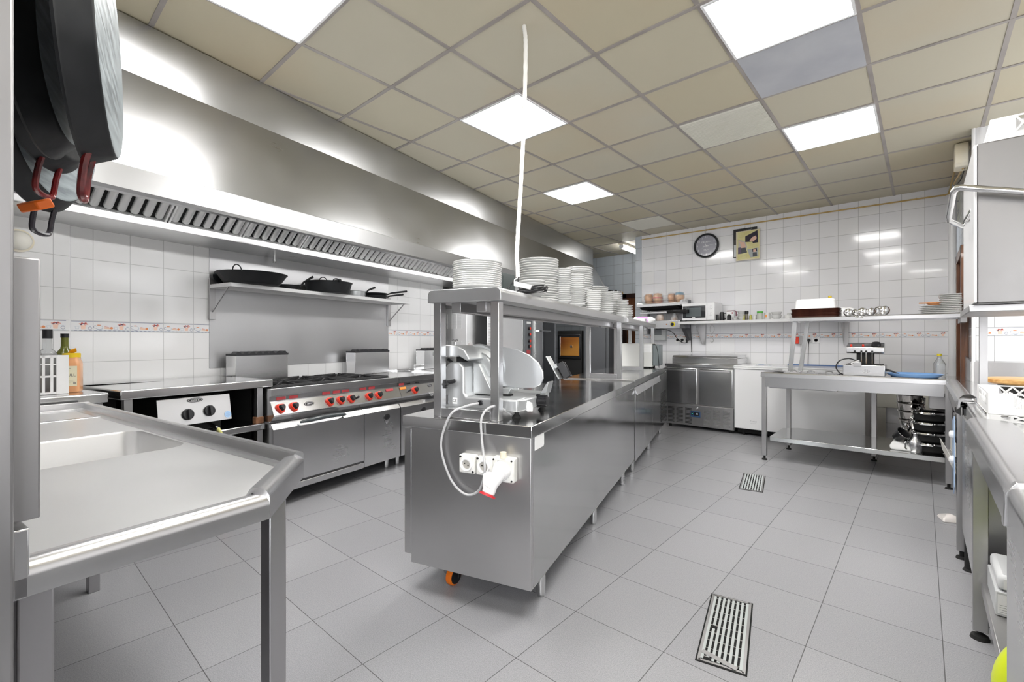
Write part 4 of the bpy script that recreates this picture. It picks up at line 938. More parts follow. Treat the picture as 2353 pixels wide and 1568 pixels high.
# castor below the island
t = thing('castor_wheel', 'black castor with an orange tyre under the near end of the island', 'wheel', IS, -.475, .15, 0, rot=20)
b = MB(); b.lathe([(0,-.018),(.036,-.018),(.038,-.010),(.038,.010),(.036,.018),(0,.018)],28,(0,0,.046),0,Matrix.Rotation(PI/2,3,'Y')@Matrix.Rotation(.5,3,'X')); b.build('hub', BLK, t)
b = MB(); b.lathe([(.037,-.017),(.045,-.012),(.046,0),(.045,.012),(.037,.017)],28,(0,0,.046),0,Matrix.Rotation(PI/2,3,'Y')@Matrix.Rotation(.5,3,'X')); b.build('tyre', mat('orange_rubber', (.8,.18,.01), .4), t)
b = MB(); b.box(-.030,-.024,-.02,.02,.04,.12); b.box(.024,.030,-.02,.02,.04,.12); b.box(-.03,.03,-.025,.025,.115,.143); b.build('fork', BLM, t)

# ================================================================ BACK WALL
t = thing('prep_fridge', 'two-door stainless refrigerated prep counter against the back wall', 'fridge', W0, 0, 0, 0)
FX0, FX1, FY = -2.70, -1.80, 6.28
b = MB(); b.box(FX0,FX1,FY+.03,6.94,.04,.84); b.build('body', STD, t, .003)
b = MB(); b.box(FX0-.005,FX1+.005,FY-.01,6.70,.84,.878); b.build('worktop', STT, t, .004)
b = MB(); b.box(FX0+.01,FX1-.01,6.50,6.92,.878,.955); b.build('cold_well', STV, t, .004)
b = MB(); b.prism([(6.485,.958),(6.52,.985),(6.93,1.000),(6.93,.958)],'x',FX0+.015,FX1-.015); b.build('lid', STV, t, .004)
for i, (a, e) in enumerate(((FX0+.01,-2.262),(-2.245,FX1-.01))):
    b = MB(); b.box(a,e,FY,FY+.03,.335,.825); o = b.build('door', steel('steel_door', (.58,.58,.58), (.16,.26), (3,3,30), .006), t, .010, seg=3)
    b = MB(); b.prism([(FY-.001,.812),(FY-.020,.800),(FY-.022,.785),(FY-.016,.785),(FY-.001,.796)],'x',a+.03,e-.03); b.build('door_handle', STB, o)
b = MB(); b.box(FX0+.005,FX1-.005,FY,FY+.03,.045,.325); gp = b.build('machine_grille', STD, t, .003)
b = MB()
for x0 in (-2.66,-2.54,-2.42): 
    for i in range(12): z = .075+.018*i; b.box(x0,x0+.09,FY-.0015,FY,z,z+.008,1)
for x0 in (-2.17,-2.05,-1.93):
    for i in range(12): z = .075+.018*i; b.box(x0,x0+.09,FY-.0015,FY,z,z+.008,0)
b.build('louvres', [STB, BLM], gp)
b = MB(); b.box(-2.345,-2.215,FY-.002,FY,.165,.245,0); b.box(-2.30,-2.235,FY-.003,FY-.002,.185,.232,1); b.box(-2.335,-2.312,FY-.003,FY-.002,.190,.225,1)
pn = b.build('thermostat', [mat('blue_panel', (.04,.09,.2), .35), BLK], gp)
text_mesh('temperature_digits','2',.028,mat('led_white', (.8,.9,1), .4, emit=(.7,.85,1), es=3),pn,on_face(-2.258,FY-.0032,.209,'y-'),.0003)
b = MB(); b.box(-2.328,-2.319,FY-.0042,FY-.003,.202,.214); b.build('power_light', mat('led_green', (.05,.6,.3), .4, emit=(.05,.8,.4), es=.6), pn)
b = MB(); b.cyl((-2.255,FY-.001,.292),(-2.255,FY-.012,.292),.008,n=12); b.tube([(-2.255,FY-.012,.292),(-2.262,FY-.014,.28),(-2.27,FY-.014,.272)],.003,6); b.build('lock_and_key', CHR, gp)
b = MB()
for x in (FX0+.05,FX1-.05):
    for y in (FY+.06,6.88): b.cyl((x,y,0),(x,y,.04),.02,n=12)
b.build('feet', BLM, t)

def freezer(name, label, x0, x1, xl, sliding):
    t = thing(name, label, 'freezer', W0, 0, 0, 0)
    b = MB(); b.box(x0,x1,FY,6.93,.085,.835); b.build('body', mat('freezer_white', (.80,.80,.81), .3), t, .008)
    b = MB(); b.box(x0-.004,x1+.004,FY-.012,6.94,.838,.858); b.box(x0-.004,x1+.004,FY-.012,6.94,.860,.880); b.build('lid', ENA, t, .004)
    b = MB(); b.box(x0+.03,x1-.03,FY+.04,6.90,.03,.085); b.build('base', BLI, t)
    for x in (x0+.10,x1-.10):
        for y in (FY+.07,6.85): b = MB(); b.cyl((x-.012,y,.028),(x+.012,y,.028),.028,n=14); b.build('castor', BLM, t)
    return t
f1 = freezer('chest_freezer','white chest freezer between the prep fridge and the front steel table',-1.792,-.46,0,0)
b = MB(); b.box(-1.62,-1.52,FY-.001,FY,.175,.20,0); 
q = b.build('maker_plate', [ENA], f1); text_mesh('maker_lettering','Tensai',.030,mat('pale_ink', (.45,.45,.47), .5),q,on_face(-1.57,FY-.0014,.190,'y-'),.0003); text_mesh('maker_lettering','CHEST FREEZER',.010,mat('pale_ink', (.45,.45,.47), .5),q,on_face(-1.57,FY-.0014,.165,'y-'),.0003)
b = MB(); b.box(-.18,-.02,-.035,.035,0,.006,0); b.box(-.16,-.10,-.02,.02,.006,.008,1)
single('printed_leaflet', b, [mat('leaflet', (.6,.64,.7), .5), mat('leaflet_blue', (.05,.12,.4), .5)], 'blue and white leaflet lying on the chest freezer beside the prep fridge', 'leaflet', W0, -1.42, 6.55, .8805, rot=-8)
b = MB(); b.cyl((0,0,0),(.86,.03,0),.009,n=10)
single('blue_tube', b, mat('blue_tube', (.10,.18,.38), .35), 'long thin blue tube lying on the freezer lid behind the fryer', 'tube', W0, -1.28, 6.72, .8905)
b = MB(); b.box(-.40,.10,-.01,.0,0,.30); 
single('waste_board', b, mat('cream_board', (.55,.54,.48), .5), 'pale cream board behind the pails under the steel table', 'board', W0, -.02, 6.88, .42, bevel=.004)
b = MB(); b.box(-.045,.045,-.02,.0,0,.42)
single('board_post', b, mat('cream_board', (.55,.54,.48), .5), 'narrow cream post holding up the pale board by the floor', 'post', W0, -.36, 6.90, 0)

# wall shelf with the microwave
t = thing('wall_shelf', 'long white wall shelf carrying the microwave and jars', 'shelf', W0, 0, 0, 0)
b = MB(); b.box(-2.64,-.66,6.58,6.945,1.432,1.470); b.build('shelf_board', mat('shelf_white_steel2', (.75,.75,.76), .3, .2), t, .003)
for x in (-2.42,-.72):
    b = MB(); b.prism([(6.945,1.432),(6.945,1.14),(6.93,1.14),(6.66,1.425),(6.66,1.432)],'x',x,x+.003); b.box(x,x+.045,6.938,6.945,1.14,1.432); b.build('bracket', STD, t)
t = thing('microwave_oven', 'white microwave with a dark window on the wall shelf', 'microwave', W0, -2.585, 6.60, 1.4705)
b = MB(); b.box(0,.45,.01,.33,.012,.255); b.build('body', ENA, t, .006)
b = MB(); b.box(0,.345,-.012,.01,.012,.255); dr = b.build('door', ENA, t, .006)
b = MB(); b.box(.012,.330,-.014,-.012,.045,.215); b.build('window', GLD, dr)
b = MB(); b.box(.06,.270,-.0148,-.014,.065,.190); b.build('window_mesh', mat('mesh_grey', (.10,.12,.125), .3), dr)
b = MB(); b.box(.148,.188,-.0155,-.014,.047,.057); b.build('nameplate', WHT, dr)
b = MB(); b.box(.348,.45,-.012,.01,.012,.255); cp = b.build('control_panel', ENA, t, .006)
for z in (.185,.095):
    q = MB(); q.lathe([(0,0),(.026,0),(.024,.012),(0,.012)],24,(.398,-.012,z),0,Matrix.Rotation(PI/2,3,'X')); q.box(.394,.402,-.032,-.022,z-.020,z+.020); q.build('dial', ENA, cp)
b = MB()
for x in (.04,.41):
    for y in (.04,.28): b.cyl((x,y,0),(x,y,.013),.012,n=10)
b.build('feet', BLM, t)
SZ = 1.4705
b = MB(); b.lathe([(0,0),(.030,0),(.034,.02),(.030,.10),(.024,.118),(0,.122)],20); b.tube(smooth_path([(.028,0,.10),(.055,0,.095),(.058,0,.04),(.034,0,.02)],4),.006,6)
single('coffee_jug', b, BLK, 'small black jug right of the microwave on the wall shelf', 'jug', W0, -2.065, 6.68, SZ)
b = MB(); b.lathe([(0,0),(.018,0),(.018,.085),(0,.088)],16)
single('pepper_mill', b, BLK, 'slim black cylinder between the microwave and the black jug', 'mill', W0, -2.12, 6.66, SZ)
t = thing('coffee_machine', 'small white and plum coloured machine with an arched frame on the wall shelf', 'coffee machine', W0, -1.955, 6.70, SZ)
b = MB(); b.box(-.052,.045,-.03,.05,0,.122); b.build('body', ENA, t, .003)
b = MB(); b.tube([(-.055,.0,.005),(-.055,0,.118),(-.045,0,.13),(.055,0,.13),(.068,0,.115),(.068,0,.06)],.007,8); b.build('frame', mat('plum', (.16,.03,.06), .35), t)
b = MB(); b.cyl((-.005,-.06,0),(-.005,-.06,.065),.026,n=20); b.cyl((-.005,-.06,.065),(-.005,-.06,.085),.022,.006,n=16); b.build('canister', BLK, t)
b = MB(); b.cyl((.028,-.031,.10),(.028,-.034,.10),.010,n=14); b.build('button', mat('plum2', (.3,.03,.05), .4), t)
def bowl(R_, h): b = MB(); b.lathe([(0,.002),(R_*.45,0),(R_*.5,.004),(R_*.8,h*.35),(R_,h),(R_-.003,h+.001),(R_*.76,h*.40),(R_*.4,.007),(0,.007)],28); return b
for i, (x, z, lab) in enumerate(((-1.82,0,'lowest of three nested white bowls on the wall shelf'),(-1.82,.035,'middle of three nested white bowls on the wall shelf'),(-1.815,.072,'topmost of three nested white bowls on the wall shelf'))):
    single('bowl', bowl(.062,.05), CER, lab, 'bowl', W0, x, 6.72, SZ+z, group='nested white bowls')
single('bowl', bowl(.035,.035), CER, 'small white cup in front of the three nested bowls', 'bowl', W0, -1.885, 6.65, SZ)
t = thing('spice_mill', 'glass spice grinder with a dark top on the wall shelf', 'grinder', W0, -1.745, 6.66, SZ)
b = MB(); b.lathe([(0,0),(.020,0),(.022,.01),(.018,.08),(0,.08)],18); b.build('glass_body', mat('spice', (.14,.12,.09), .2, coat=.5), t)
b = MB(); b.lathe([(0,.08),(.021,.08),(.024,.09),(.023,.115),(.018,.12),(0,.12)],18); b.build('top', BLK, t)
for x, lab in ((-1.785,'yellowish jar left of the spice grinder'),(-1.705,'greenish jar right of the spice grinder')):
    b = MB(); b.lathe([(0,0),(.017,0),(.017,.05),(.010,.062),(.010,.07),(0,.07)],16); single('oil_cruet', b, mat('oil_yellow', (.45,.43,.10), .15, coat=.4), lab+' on the wall shelf', 'jar', W0, x, 6.69, SZ)
b = MB(); b.lathe([(0,0),(.022,0),(.034,.045),(.035,.055),(.032,.055),(.02,.005),(0,.005)],20)
single('cup', b, CER, 'small white cup left of the green-lidded jar', 'cup', W0, -1.655, 6.68, SZ)
single('cup', b if False else (lambda q: (q.lathe([(0,0),(.020,0),(.032,.055),(.033,.068),(.030,.068),(.018,.005),(0,.005)],20), q)[1])(MB()), CER, 'white cup standing behind the green-lidded jar', 'cup', W0, -1.625, 6.75, SZ)
bottle('glass_jar','clear glass jar with a bright green lid on the wall shelf',-1.585,6.66,[(0,0),(.036,0),(.038,.006),(.038,.07),(.032,.082),(0,.082)],mat('jar_glass', (.72,.74,.68), .12, trans=.35, ior=1.3, coat=.3),[(0,.082),(.037,.082),(.037,.106),(0,.106)],mat('green_lid', (.08,.42,.05), .35),fr=W0,z=SZ,cat='jar')
t = thing('mug', 'white mug with an orange picture right of the green-lidded jar', 'mug', W0, -1.505, 6.68, SZ)
b = MB(); b.lathe([(0,0),(.034,0),(.036,.005),(.036,.088),(.033,.088),(.032,.006),(0,.006)],24); b.tube(smooth_path([(.034,0,.07),(.058,0,.065),(.058,0,.03),(.034,0,.02)],4),.005,6); b.build('mug_body', CER, t)
b = MB(); b.box(-.02,.006,-.0372,-.0355,.025,.060); b.build('picture', mat('mug_orange', (.75,.3,.08), .4), t)
single('bowl', bowl(.060,.052), CER, 'lower of two stacked white bowls at the right of the wall shelf', 'bowl', W0, -1.40, 6.69, SZ, group='pair of white bowls')
single('bowl', bowl(.060,.050), CER, 'upper of two stacked white bowls at the right of the wall shelf', 'bowl', W0, -1.40, 6.69, SZ+.042, group='pair of white bowls')
b = MB(); b.lathe([(0,0),(.045,0),(.048,.03),(.046,.045),(0,.045)],20); b.lathe([(0,.045),(.012,.045),(.014,.07),(0,.074)],12)
single('sugar_pot', b, CER, 'white pot with a dark-tipped knob behind the brown trays', 'pot', W0, -1.27, 6.70, SZ)
b = MB(); b.tube([(0,0,0),(-.028,0,-.05),(-.030,0,-.09),(-.004,0,-.150),(.030,0,-.09),(.026,0,-.05),(0,0,0)],.003,6)
b.tube(smooth_path([(-.004,0,-.15),(.004,0,-.17),(-.004,0,-.18),(.004,0,-.20),(.018,0,-.225),(.012,0,-.248),(-.010,0,-.252),(-.026,0,-.235)],5),.004,6)
single('wire_hook', b, STD, 'wire hook hanging below the wall shelf in front of the border tiles', 'hook', W0, -2.165, 6.585, 1.428)
# salamander grill with bread on top
t = thing('salamander_grill', 'steel wall-mounted grill with a yellow-ringed knob, bread lying on it', 'grill', W0, -2.60, 6.50, 0)
b = MB(); b.prism([(.02,1.700),(.42,1.700),(.42,1.795),(.12,1.795),(.02,1.745)],'x',-.66,.0,0); b.build('top_hood', STV, t, .004)
b = MB()
for i in range(4):
    for z in (1.765,1.778): b.box(-.001,.001,.16+.05*i,.175+.05*i,z,z+.006)
    for z in (1.755,1.775): b.box(-.118+.028*i,-.108+.028*i,.009,.011,z-.0,z+.007)
b.build('vent_holes', BLI, t)
b = MB(); b.prism([(.05,1.695),(.40,1.695),(.40,1.665),(.12,1.665)],'x',-.62,-.05); b.build('heater_box', BLM, t)
b = MB(); b.box(-.64,-.02,.10,.40,1.600,1.628); b.build('grid_tray', STV, t, .003)
b = MB()
for i in range(22): x = -.62+.027*i; b.cyl((x,.08,1.632),(x,.38,1.632),.003,n=6)
b.build('grid', CHR, t)
b = MB(); b.cyl((-.18,.05,1.612),(-.10,.02,1.615),.022,n=14); b.cyl((-.10,.03,1.615),(.10,.03,1.610),.018,n=12); b.box(.02,.12,.02,.16,1.585,1.635); b.build('arm_handle', BLM, t)
b = MB(); b.box(-.66,-.03,.12,.42,1.375,1.495); cb = b.build('control_box', STV, t, .004)
b = MB(); b.lathe([(.022,0),(.034,0),(.034,.006),(.022,.006)],28,(-.135,.12,1.435),0,Matrix.Rotation(PI/2,3,'X')); b.build('knob_ring', mat('knob_yellow', (.85,.7,.02), .35), cb)
b = MB(); b.lathe([(0,0),(.024,0),(.022,.022),(0,.022)],24,(-.135,.12,1.435),0,Matrix.Rotation(PI/2,3,'X')); b.box(-.142,-.128,.09,.10,1.412,1.458); b.build('knob', mat('navy_black', (.01,.015,.04), .35), cb)
b = MB(); b.cyl((-.225,.12,1.437),(-.225,.114,1.437),.009,n=12); b.build('pilot_lamp', mat('amber_lamp', (.45,.16,.04), .3), cb)
b = MB(); b.prism([(.42,1.80),(.42,1.20),(.40,1.20),(.18,1.375),(.40,1.375),(.40,1.80)],'x',-.03,.02); b.build('wall_bracket', mat('bracket_dark', (.12,.12,.13), .4, .6), t, .002); b = MB(); b.prism([(.42,1.80),(.42,1.30),(.40,1.30),(.40,1.80)],'x',-.66,-.62); b.build('wall_bracket', mat('bracket_dark', (.12,.12,.13), .4, .6), t, .002)
def bread(x, w_, h_, label, cb_, wrap=None):
    t = thing('bread_bag', label, 'bread', W0, x, 6.70, 1.796)
    b = MB(); b.M = Matrix.Diagonal((w_,.085,h_,1)); b.lathe([(0,0),(.8,.02),(1,.30),(1.0,.65),(.75,.92),(0,1)],18); b.build('loaf', noisy('bread_'+label[:7], cb_, tuple(min(1,c*1.4) for c in cb_), .6, 25), t)
    b = MB(); b.M = Matrix.Diagonal((w_*1.12,.095,h_*1.12,1)); b.lathe([(0,0),(.8,.0),(1.05,.2),(1.05,.6),(.8,.95),(.1,1.02),(0,1.0)],14); b.build('clear_bag', mat('film', (.8,.8,.85), .15, alpha=.22), t)
    if wrap: b = MB(); b.M = Matrix.Diagonal((w_*1.06,.088,h_*1.03,1)); b.lathe([(.95,.28),(1.04,.30),(1.04,.42),(.95,.44)] if wrap[1] == 'ring' else [(.6,.70),(1.0,.62),(.8,.95),(0,1.04)],18); b.build('print', mat('wrap_'+wrap[1]+label[:5], wrap[0], .35), t)
bread(-3.14,.060,.115,'pale sliced loaf in clear film at the left end of the grill top',(.5,.26,.1))
bread(-3.00,.066,.120,'loaf in a red printed bag on the grill top',(.6,.3,.16),((.6,.05,.04),'ring'))
bread(-2.78,.050,.100,'round bread roll in film on the grill top',(.5,.25,.1))
bread(-2.665,.060,.105,'loaf in a blue printed bag at the right end of the grill top',(.55,.32,.16),((.12,.3,.4),'cap'))
b = MB(); b.lathe([(0,0),(.055,0),(.06,.03),(.05,.085),(.03,.10),(0,.10)],12)
single('bag_of_rolls', b, noisy('film_roll', (.7,.65,.62), (.45,.33,.25), .25, 14, coat=.5), 'clear bag of food on the control box of the grill, beside the pink-labelled bottle', 'bag', W0, -2.95, 6.68, 1.4955)
single('bag_of_rolls', (lambda q:(q.lathe([(0,0),(.045,0),(.05,.03),(.035,.08),(.012,.105),(0,.10)],12),q)[1])(MB()), noisy('film_roll2', (.75,.78,.8), (.4,.3,.24), .25, 14, coat=.5), 'twisted clear bag behind the yellow knob of the grill', 'bag', W0, -2.74, 6.70, 1.4955)
b = MB(); b.tube(smooth_path([(-3.02,6.70,1.37),(-2.96,6.80,1.37),(-2.86,6.90,1.33),(-2.80,6.93,1.24),(-2.72,6.935,1.17),(-2.66,6.935,1.165),(-2.645,6.935,1.20),(-2.645,6.935,1.21)],6),.005,6)
single('grill_lead', b, BLK, 'black lead drooping from the grill to the wall sockets', 'cable', W0)
# fuse box, sockets, switches
t = thing('fuse_box', 'grey-white electric box on the wall below the grill', 'box', W0, -3.06, YB, 1.20)
b = MB(); b.box(-.10,.09,-.09,0,0,.22); b.build('case', mat('box_grey', (.6,.62,.62), .4), t, .006)
b = MB(); b.box(-.07,.04,-.096,-.09,.08,.19,0); b.build('window', mat('window_smoke', (.25,.27,.28), .2), t)
def wsock(x, z, label, plug):
    t = thing('wall_socket', label, 'socket', W0, x, YB, z)
    b = MB(); b.box(-.038,.038,-.010,-.0025,-.038,.038); b.build('plate', WHT, t, .003)
    b = MB(); b.lathe([(.0,.0),(.019,.0),(.020,.003),(.022,.003),(.022,0)],24,(0,-.010,0),0,Matrix.Rotation(PI/2,3,'X')); b.build('well', mat('well_light', (.7,.7,.7), .5), t)
    b = MB()
    for dx in (-.009,.009): b.cyl((dx,-.012,0),(dx,-.0135,0),.0025,n=8)
    b.build('contacts', BLM, t)
    if plug: plugt = thing('plug', 'black plug '+plug, 'plug', W0, x, YB-.0145, z); b = MB(); b.lathe([(0,0),(.020,0),(.021,.018),(.014,.030),(0,.030)],20,(0,0,0),0,Matrix.Rotation(PI/2,3,'X')); b.build('plug_body', BLK, plugt); b = MB(); b.cyl((0,-.018,-.01),(0,-.018,-.045),.008,.005,n=10); b.build('cable_exit', BLK, plugt)
wsock(-2.745,1.205,'left of three white wall sockets behind the island',None) if False else None
wsock(-2.80,1.207,'empty white wall socket left of two black plugs on the back wall',None)
wsock(-2.722,1.207,'white wall socket filled by the left of two black plugs', 'in the wall, left of a pair')
wsock(-2.644,1.207,'white wall socket filled by the right of two black plugs', 'in the wall, right of a pair with a drooping lead')
b = MB(); b.tube(smooth_path([(-2.59,6.93,1.43),(-2.585,6.945,1.2),(-2.58,6.945,1.02)],4),.005,6)
single('fridge_lead', b, BLK, 'black lead running down the wall behind the prep fridge', 'cable', W0)
wsock(-1.088,1.200,'left white socket of the double wall socket behind the table shelf','with a straight black lead behind the table shelf')
wsock(-1.012,1.200,'right empty socket of the double wall socket behind the table shelf',None)
b = MB(); b.cyl((-1.088,6.935,1.16),(-1.095,6.945,.89),.004,n=8); single('plug_lead', b, BLK, 'straight black lead hanging from the plug behind the table shelf', 'cable', W0)
t = thing('red_socket', 'red industrial socket on the back wall behind the table shelf', 'socket', W0, -1.19, YB, 1.20)
b = MB(); b.box(-.045,.045,-.05,-.0025,-.05,.05); b.build('back_box', mat('socket_grey', (.45,.45,.46), .4), t, .004)
b = MB(); b.box(-.046,.0,-.075,-.05,-.045,.045); b.build('red_lid', RED, t, .006)
# ochre pipe and its clips
t = thing('gas_pipe', 'ochre painted pipe running along the top of the back wall', 'pipe', W0, 0, 0, 0)
b = MB(); b.tube([(-3.39,6.948,2.825),(-1.4,6.948,2.81),(.19,6.948,2.795),(.215,6.94,2.80),(.225,6.86,2.84),(.23,6.70,2.86),(.24,6.2,2.875)],.0085,8); b.build('pipe_run', COPPER, t)
for x in (-3.05,-2.37,-1.80,-1.30,-.62,-.05):
    q = MB(); z = 2.81-.008*(x+1.4); q.torus((x,6.948,z),.011,.003,12,6,0,Matrix.Rotation(PI/2,3,'Y')); q.box(x-.004,x+.004,6.948,6.968,z-.003,z+.003); q.build('pipe_clip', COPPER, t)
# clock
t = thing('wall_clock', 'round black-rimmed wall clock hanging from the ochre pipe', 'clock', W0, -2.366, 6.955, 2.588)
Rc = Matrix.Rotation(PI/2,3,'X')
b = MB(); b.lathe([(.150,0),(.178,0),(.181,.012),(.176,.030),(.166,.036),(.156,.030),(.150,.018)],56,(0,0,0),0,Rc); b.build('rim', mat('clock_black', (.018,.02,.022), .3), t)
b = MB(); b.lathe([(0,.004),(.152,.004),(.152,.010),(0,.010)],48,(0,0,0),0,Rc); fc = b.build('face', mat('clock_face', (.32,.32,.37), .25, coat=.2), t)
for h in range(1,13):
    a = PI/2-2*PI*h/12; text_mesh('numeral', str(h), .038, ENA, fc, on_face(.128*math.cos(a), -.0104, .128*math.sin(a), 'y-'), .0004)
for s_, x, z, sz in (('DREAM=',-.005,.052,.033),('WISH=',-.005,-.010,.030),('DO=',.0,-.062,.033)): text_mesh('motto', s_, sz, ENA, fc, on_face(x,-.0104,z,'y-'), .0004)
b = MB()
def hand(a, L, w_): c_, s_ = math.cos(a), math.sin(a); b.add([(-s_*w_,-.014,c_*w_),(s_*w_,-.014,-c_*w_),(c_*L,-.014,s_*L),(-s_*w_,-.013,c_*w_),(s_*w_,-.013,-c_*w_),(c_*L,-.013,s_*L)],[(0,1,2),(5,4,3),(0,3,4,1),(1,4,5,2),(2,5,3,0)])
hand(.06,.115,.004); hand(2.0,.045,.004); hand(-2.65,.105,.0015); b.lathe([(0,0),(.006,0),(.006,.004),(0,.004)],12,(0,-.011,0),0,Rc); b.build('hands', ENA, t)
b = MB(); b.torus((-.02,.0,.205),.014,.002,14,6,0,Matrix.Rotation(PI/2,3,'Y')); b.box(-.022,-.018,-.004,0,.17,.195); b.build('hanger_ring', CHR, t)
# two calendars
t = thing('wall_calendar', 'black framed calendar hanging behind the yellow one', 'calendar', W0, -1.845, 6.958, 2.56)
b = MB(); b.box(-.15,.155,-.010,0,-.20,.20); b.build('sheet_block', mat('cal_black', (.02,.02,.022), .4), t, .002)
b = MB(); b.box(-.142,-.02,-.0108,-.010,-.188,-.02,0); b.box(-.142,-.02,-.0108,-.010,-.02,.05,1); b.build('printed_page', [mat('cal_pale', (.6,.63,.64), .5), mat('cal_dark', (.06,.06,.06), .5)], t)
text_mesh('title_lettering','L MC',.03,mat('cal_grey', (.5,.5,.5), .5),t,on_face(.06,-.011,.165,'y-'),.0003)
b = MB(); b.torus((.0,.0,.222),.014,.002,14,6,0,Matrix.Rotation(PI/2,3,'Y')); b.build('hanger_ring', CHR, t)
t = thing('wall_calendar', 'yellow photo calendar hanging on the back wall right of the clock', 'calendar', W0, -1.800, 6.944, 2.515)
cy = noisy('cal_yellow', (.62,.56,.24), (.72,.68,.36), .5, 8)
b = MB(); b.box(-.155,.150,-.014,0,-.205,.205); cb = b.build('sheet_block', [mat('cal_cream', (.68,.62,.46), .5)], t, .002)
b = MB(); z_ = -.0147
def pol(pts, m, d=0): b.add([(x,-.0146-d,z) for x,z in pts],[tuple(range(len(pts)))],m)
pol([(-.135,-.19),(.14,-.19),(.14,.195),(-.135,.195)],0)
pol([(-.035,.125),(.12,.19),(.128,.02),(.06,.02),(.055,.04),(-.035,.045)],1,.0003); pol([(.02,.06),(.05,.10),(.10,.12),(.11,.08),(.07,.04),(.03,.045)],2,.0006)
pol([(-.125,.09),(-.04,.06),(-.01,-.02),(-.02,-.07),(-.125,-.07)],3,.0003); pol([(-.12,.075),(-.085,.055),(-.05,.05),(-.03,.0),(-.035,-.03),(-.085,-.03),(-.095,.02)],2,.0006); pol([(-.128,-.02),(-.09,-.02),(-.085,-.11),(-.128,-.11)],4,.0007); pol([(-.09,-.03),(-.03,-.03),(-.01,-.10),(-.09,-.11)],5,.0008)
pol([(-.01,-.06),(.13,-.05),(.13,-.17),(.03,-.175)],6,.0003); pol([(.055,-.06),(.11,-.055),(.115,-.10),(.055,-.10)],1,.0006); pol([(.065,-.07),(.10,-.07),(.10,-.105),(.068,-.105)],2,.0009); pol([(.06,-.11),(.11,-.11),(.115,-.165),(.06,-.168)],5,.0009)
for i in range(5): pol([(-.125,.18-.014*i),(-.04,.18-.014*i),(-.04,.1785-.014*i),(-.125,.1785-.014*i)],7,.0003); pol([(.0,.015-.014*i),(.12,.015-.014*i),(.12,.0135-.014*i),(.0,.0135-.014*i)],7,.0003); pol([(-.12,-.125-.013*i),(-.01,-.125-.013*i),(-.01,-.1265-.013*i),(-.12,-.1265-.013*i)],7,.0003)
b.build('printed_page', [cy, mat('cal_hair', (.02,.015,.03), .5), mat('cal_skin', (.72,.46,.36), .5), mat('cal_room', (.5,.48,.45), .5), mat('cal_purple', (.12,.09,.15), .5), mat('cal_cloth', (.07,.075,.085), .5), mat('cal_grey3', (.4,.42,.42), .5), mat('cal_line', (.4,.36,.15), .5)], cb)
# alcove pipework
t = thing('gas_pipework', 'ochre pipes with a black valve on the alcove wall', 'pipe', W0, 0, 0, 0)
b = MB(); b.tube([(-3.50,8.17,2.66),(-3.98,8.17,2.63),(-4.07,8.17,2.60),(-4.09,8.17,2.52),(-4.09,8.17,1.3)],.010,8); b.tube([(-5.2,8.17,2.13),(-4.38,8.17,2.15),(-4.36,8.17,2.1),(-4.36,8.17,1.9)],.010,8); b.build('pipe_run', COPPER, t)
b = MB(); b.cyl((-4.62,8.17,2.15),(-4.62,8.10,2.15),.05,n=16); b.box(-4.62,-4.42,8.15,8.19,2.13,2.17); b.cyl((-4.50,8.16,2.15),(-4.50,8.12,2.17),.03,n=12); b.build('valve', BLM, t)

# ================================================================ FRONT STEEL TABLE and right-hand run
t = thing('steel_table', 'long steel table with a lower shelf in front of the chest freezer', 'table', W0, 0, 0, 0)
TY0, TY1 = 5.11, 5.86
b = MB()
wx0, wx1 = -1.16, -.59
plate_hole([(-1.19,TY0+.03),(.56,TY0+.03),(.56,3.43+.0),(1.45,3.43),(1.45,5.19),(.9,5.19),(.9,TY1),(-1.19,TY1)] if False else [(-1.19,TY0+.02),(.16,TY0+.02),(.16,TY1),(-1.19,TY1)], [[(wx0,5.20),(wx1,5.20),(wx1,5.52),(wx0,5.52)]], .868, b)
b.box(wx0,wx1,5.20,5.202,.72,.868); b.box(wx0,wx1,5.518,5.52,.72,.868); b.box(wx0,wx0+.002,5.20,5.52,.72,.868); b.box(wx1-.002,wx1,5.20,5.52,.72,.868); b.box(wx0,wx1,5.20,5.52,.718,.72)
b.build('table_top', STT, t)
b = MB(); b.prism([(TY0+.045,.868),(TY0+.035,.878),(TY0+.012,.880),(TY0,.870),(TY0-.002,.835),(TY0+.008,.833),(TY0+.01,.862)],'x',-1.21,.142); b.prism([(-1.165,.868),(-1.175,.878),(-1.198,.880),(-1.21,.87),(-1.212,.835),(-1.20,.833),(-1.198,.862)],'y',TY0,TY1); b.build('rolled_edge', STB, t)
b = MB(); b.box(-1.17,.13,TY0+.012,TY0+.016,.735,.835); b.box(-1.20,-1.196,TY0+.04,TY1,.735,.835); b.build('apron', STB, t)
b = MB(); b.box(.16,1.48,3.44,5.174,.862,.868); b.box(.16,.30,5.19,TY1,.862,.868); b.build('corner_top', STT, t)
b = MB(); b.prism([(.215,.868),(.205,.880),(.165,.882),(.145,.870),(.141,.835),(.150,.833),(.153,.862),(.168,.872),(.202,.871)],'y',3.44,5.15); b.build('rolled_edge_return', STB, t)
b = MB(); b.box(.155,.159,3.44,5.12,.735,.835); b.build('apron_return', STD, t)
b = MB(); b.prism([(-1.14,5.15),(.14,5.15),(.14,5.86),(-1.02,5.86),(-1.14,5.74)],'z',.195,.238); b.build('lower_shelf', steel('steel_shelf_low', (.55,.56,.56), (.08,.16), (30,3,3)), t, .003)
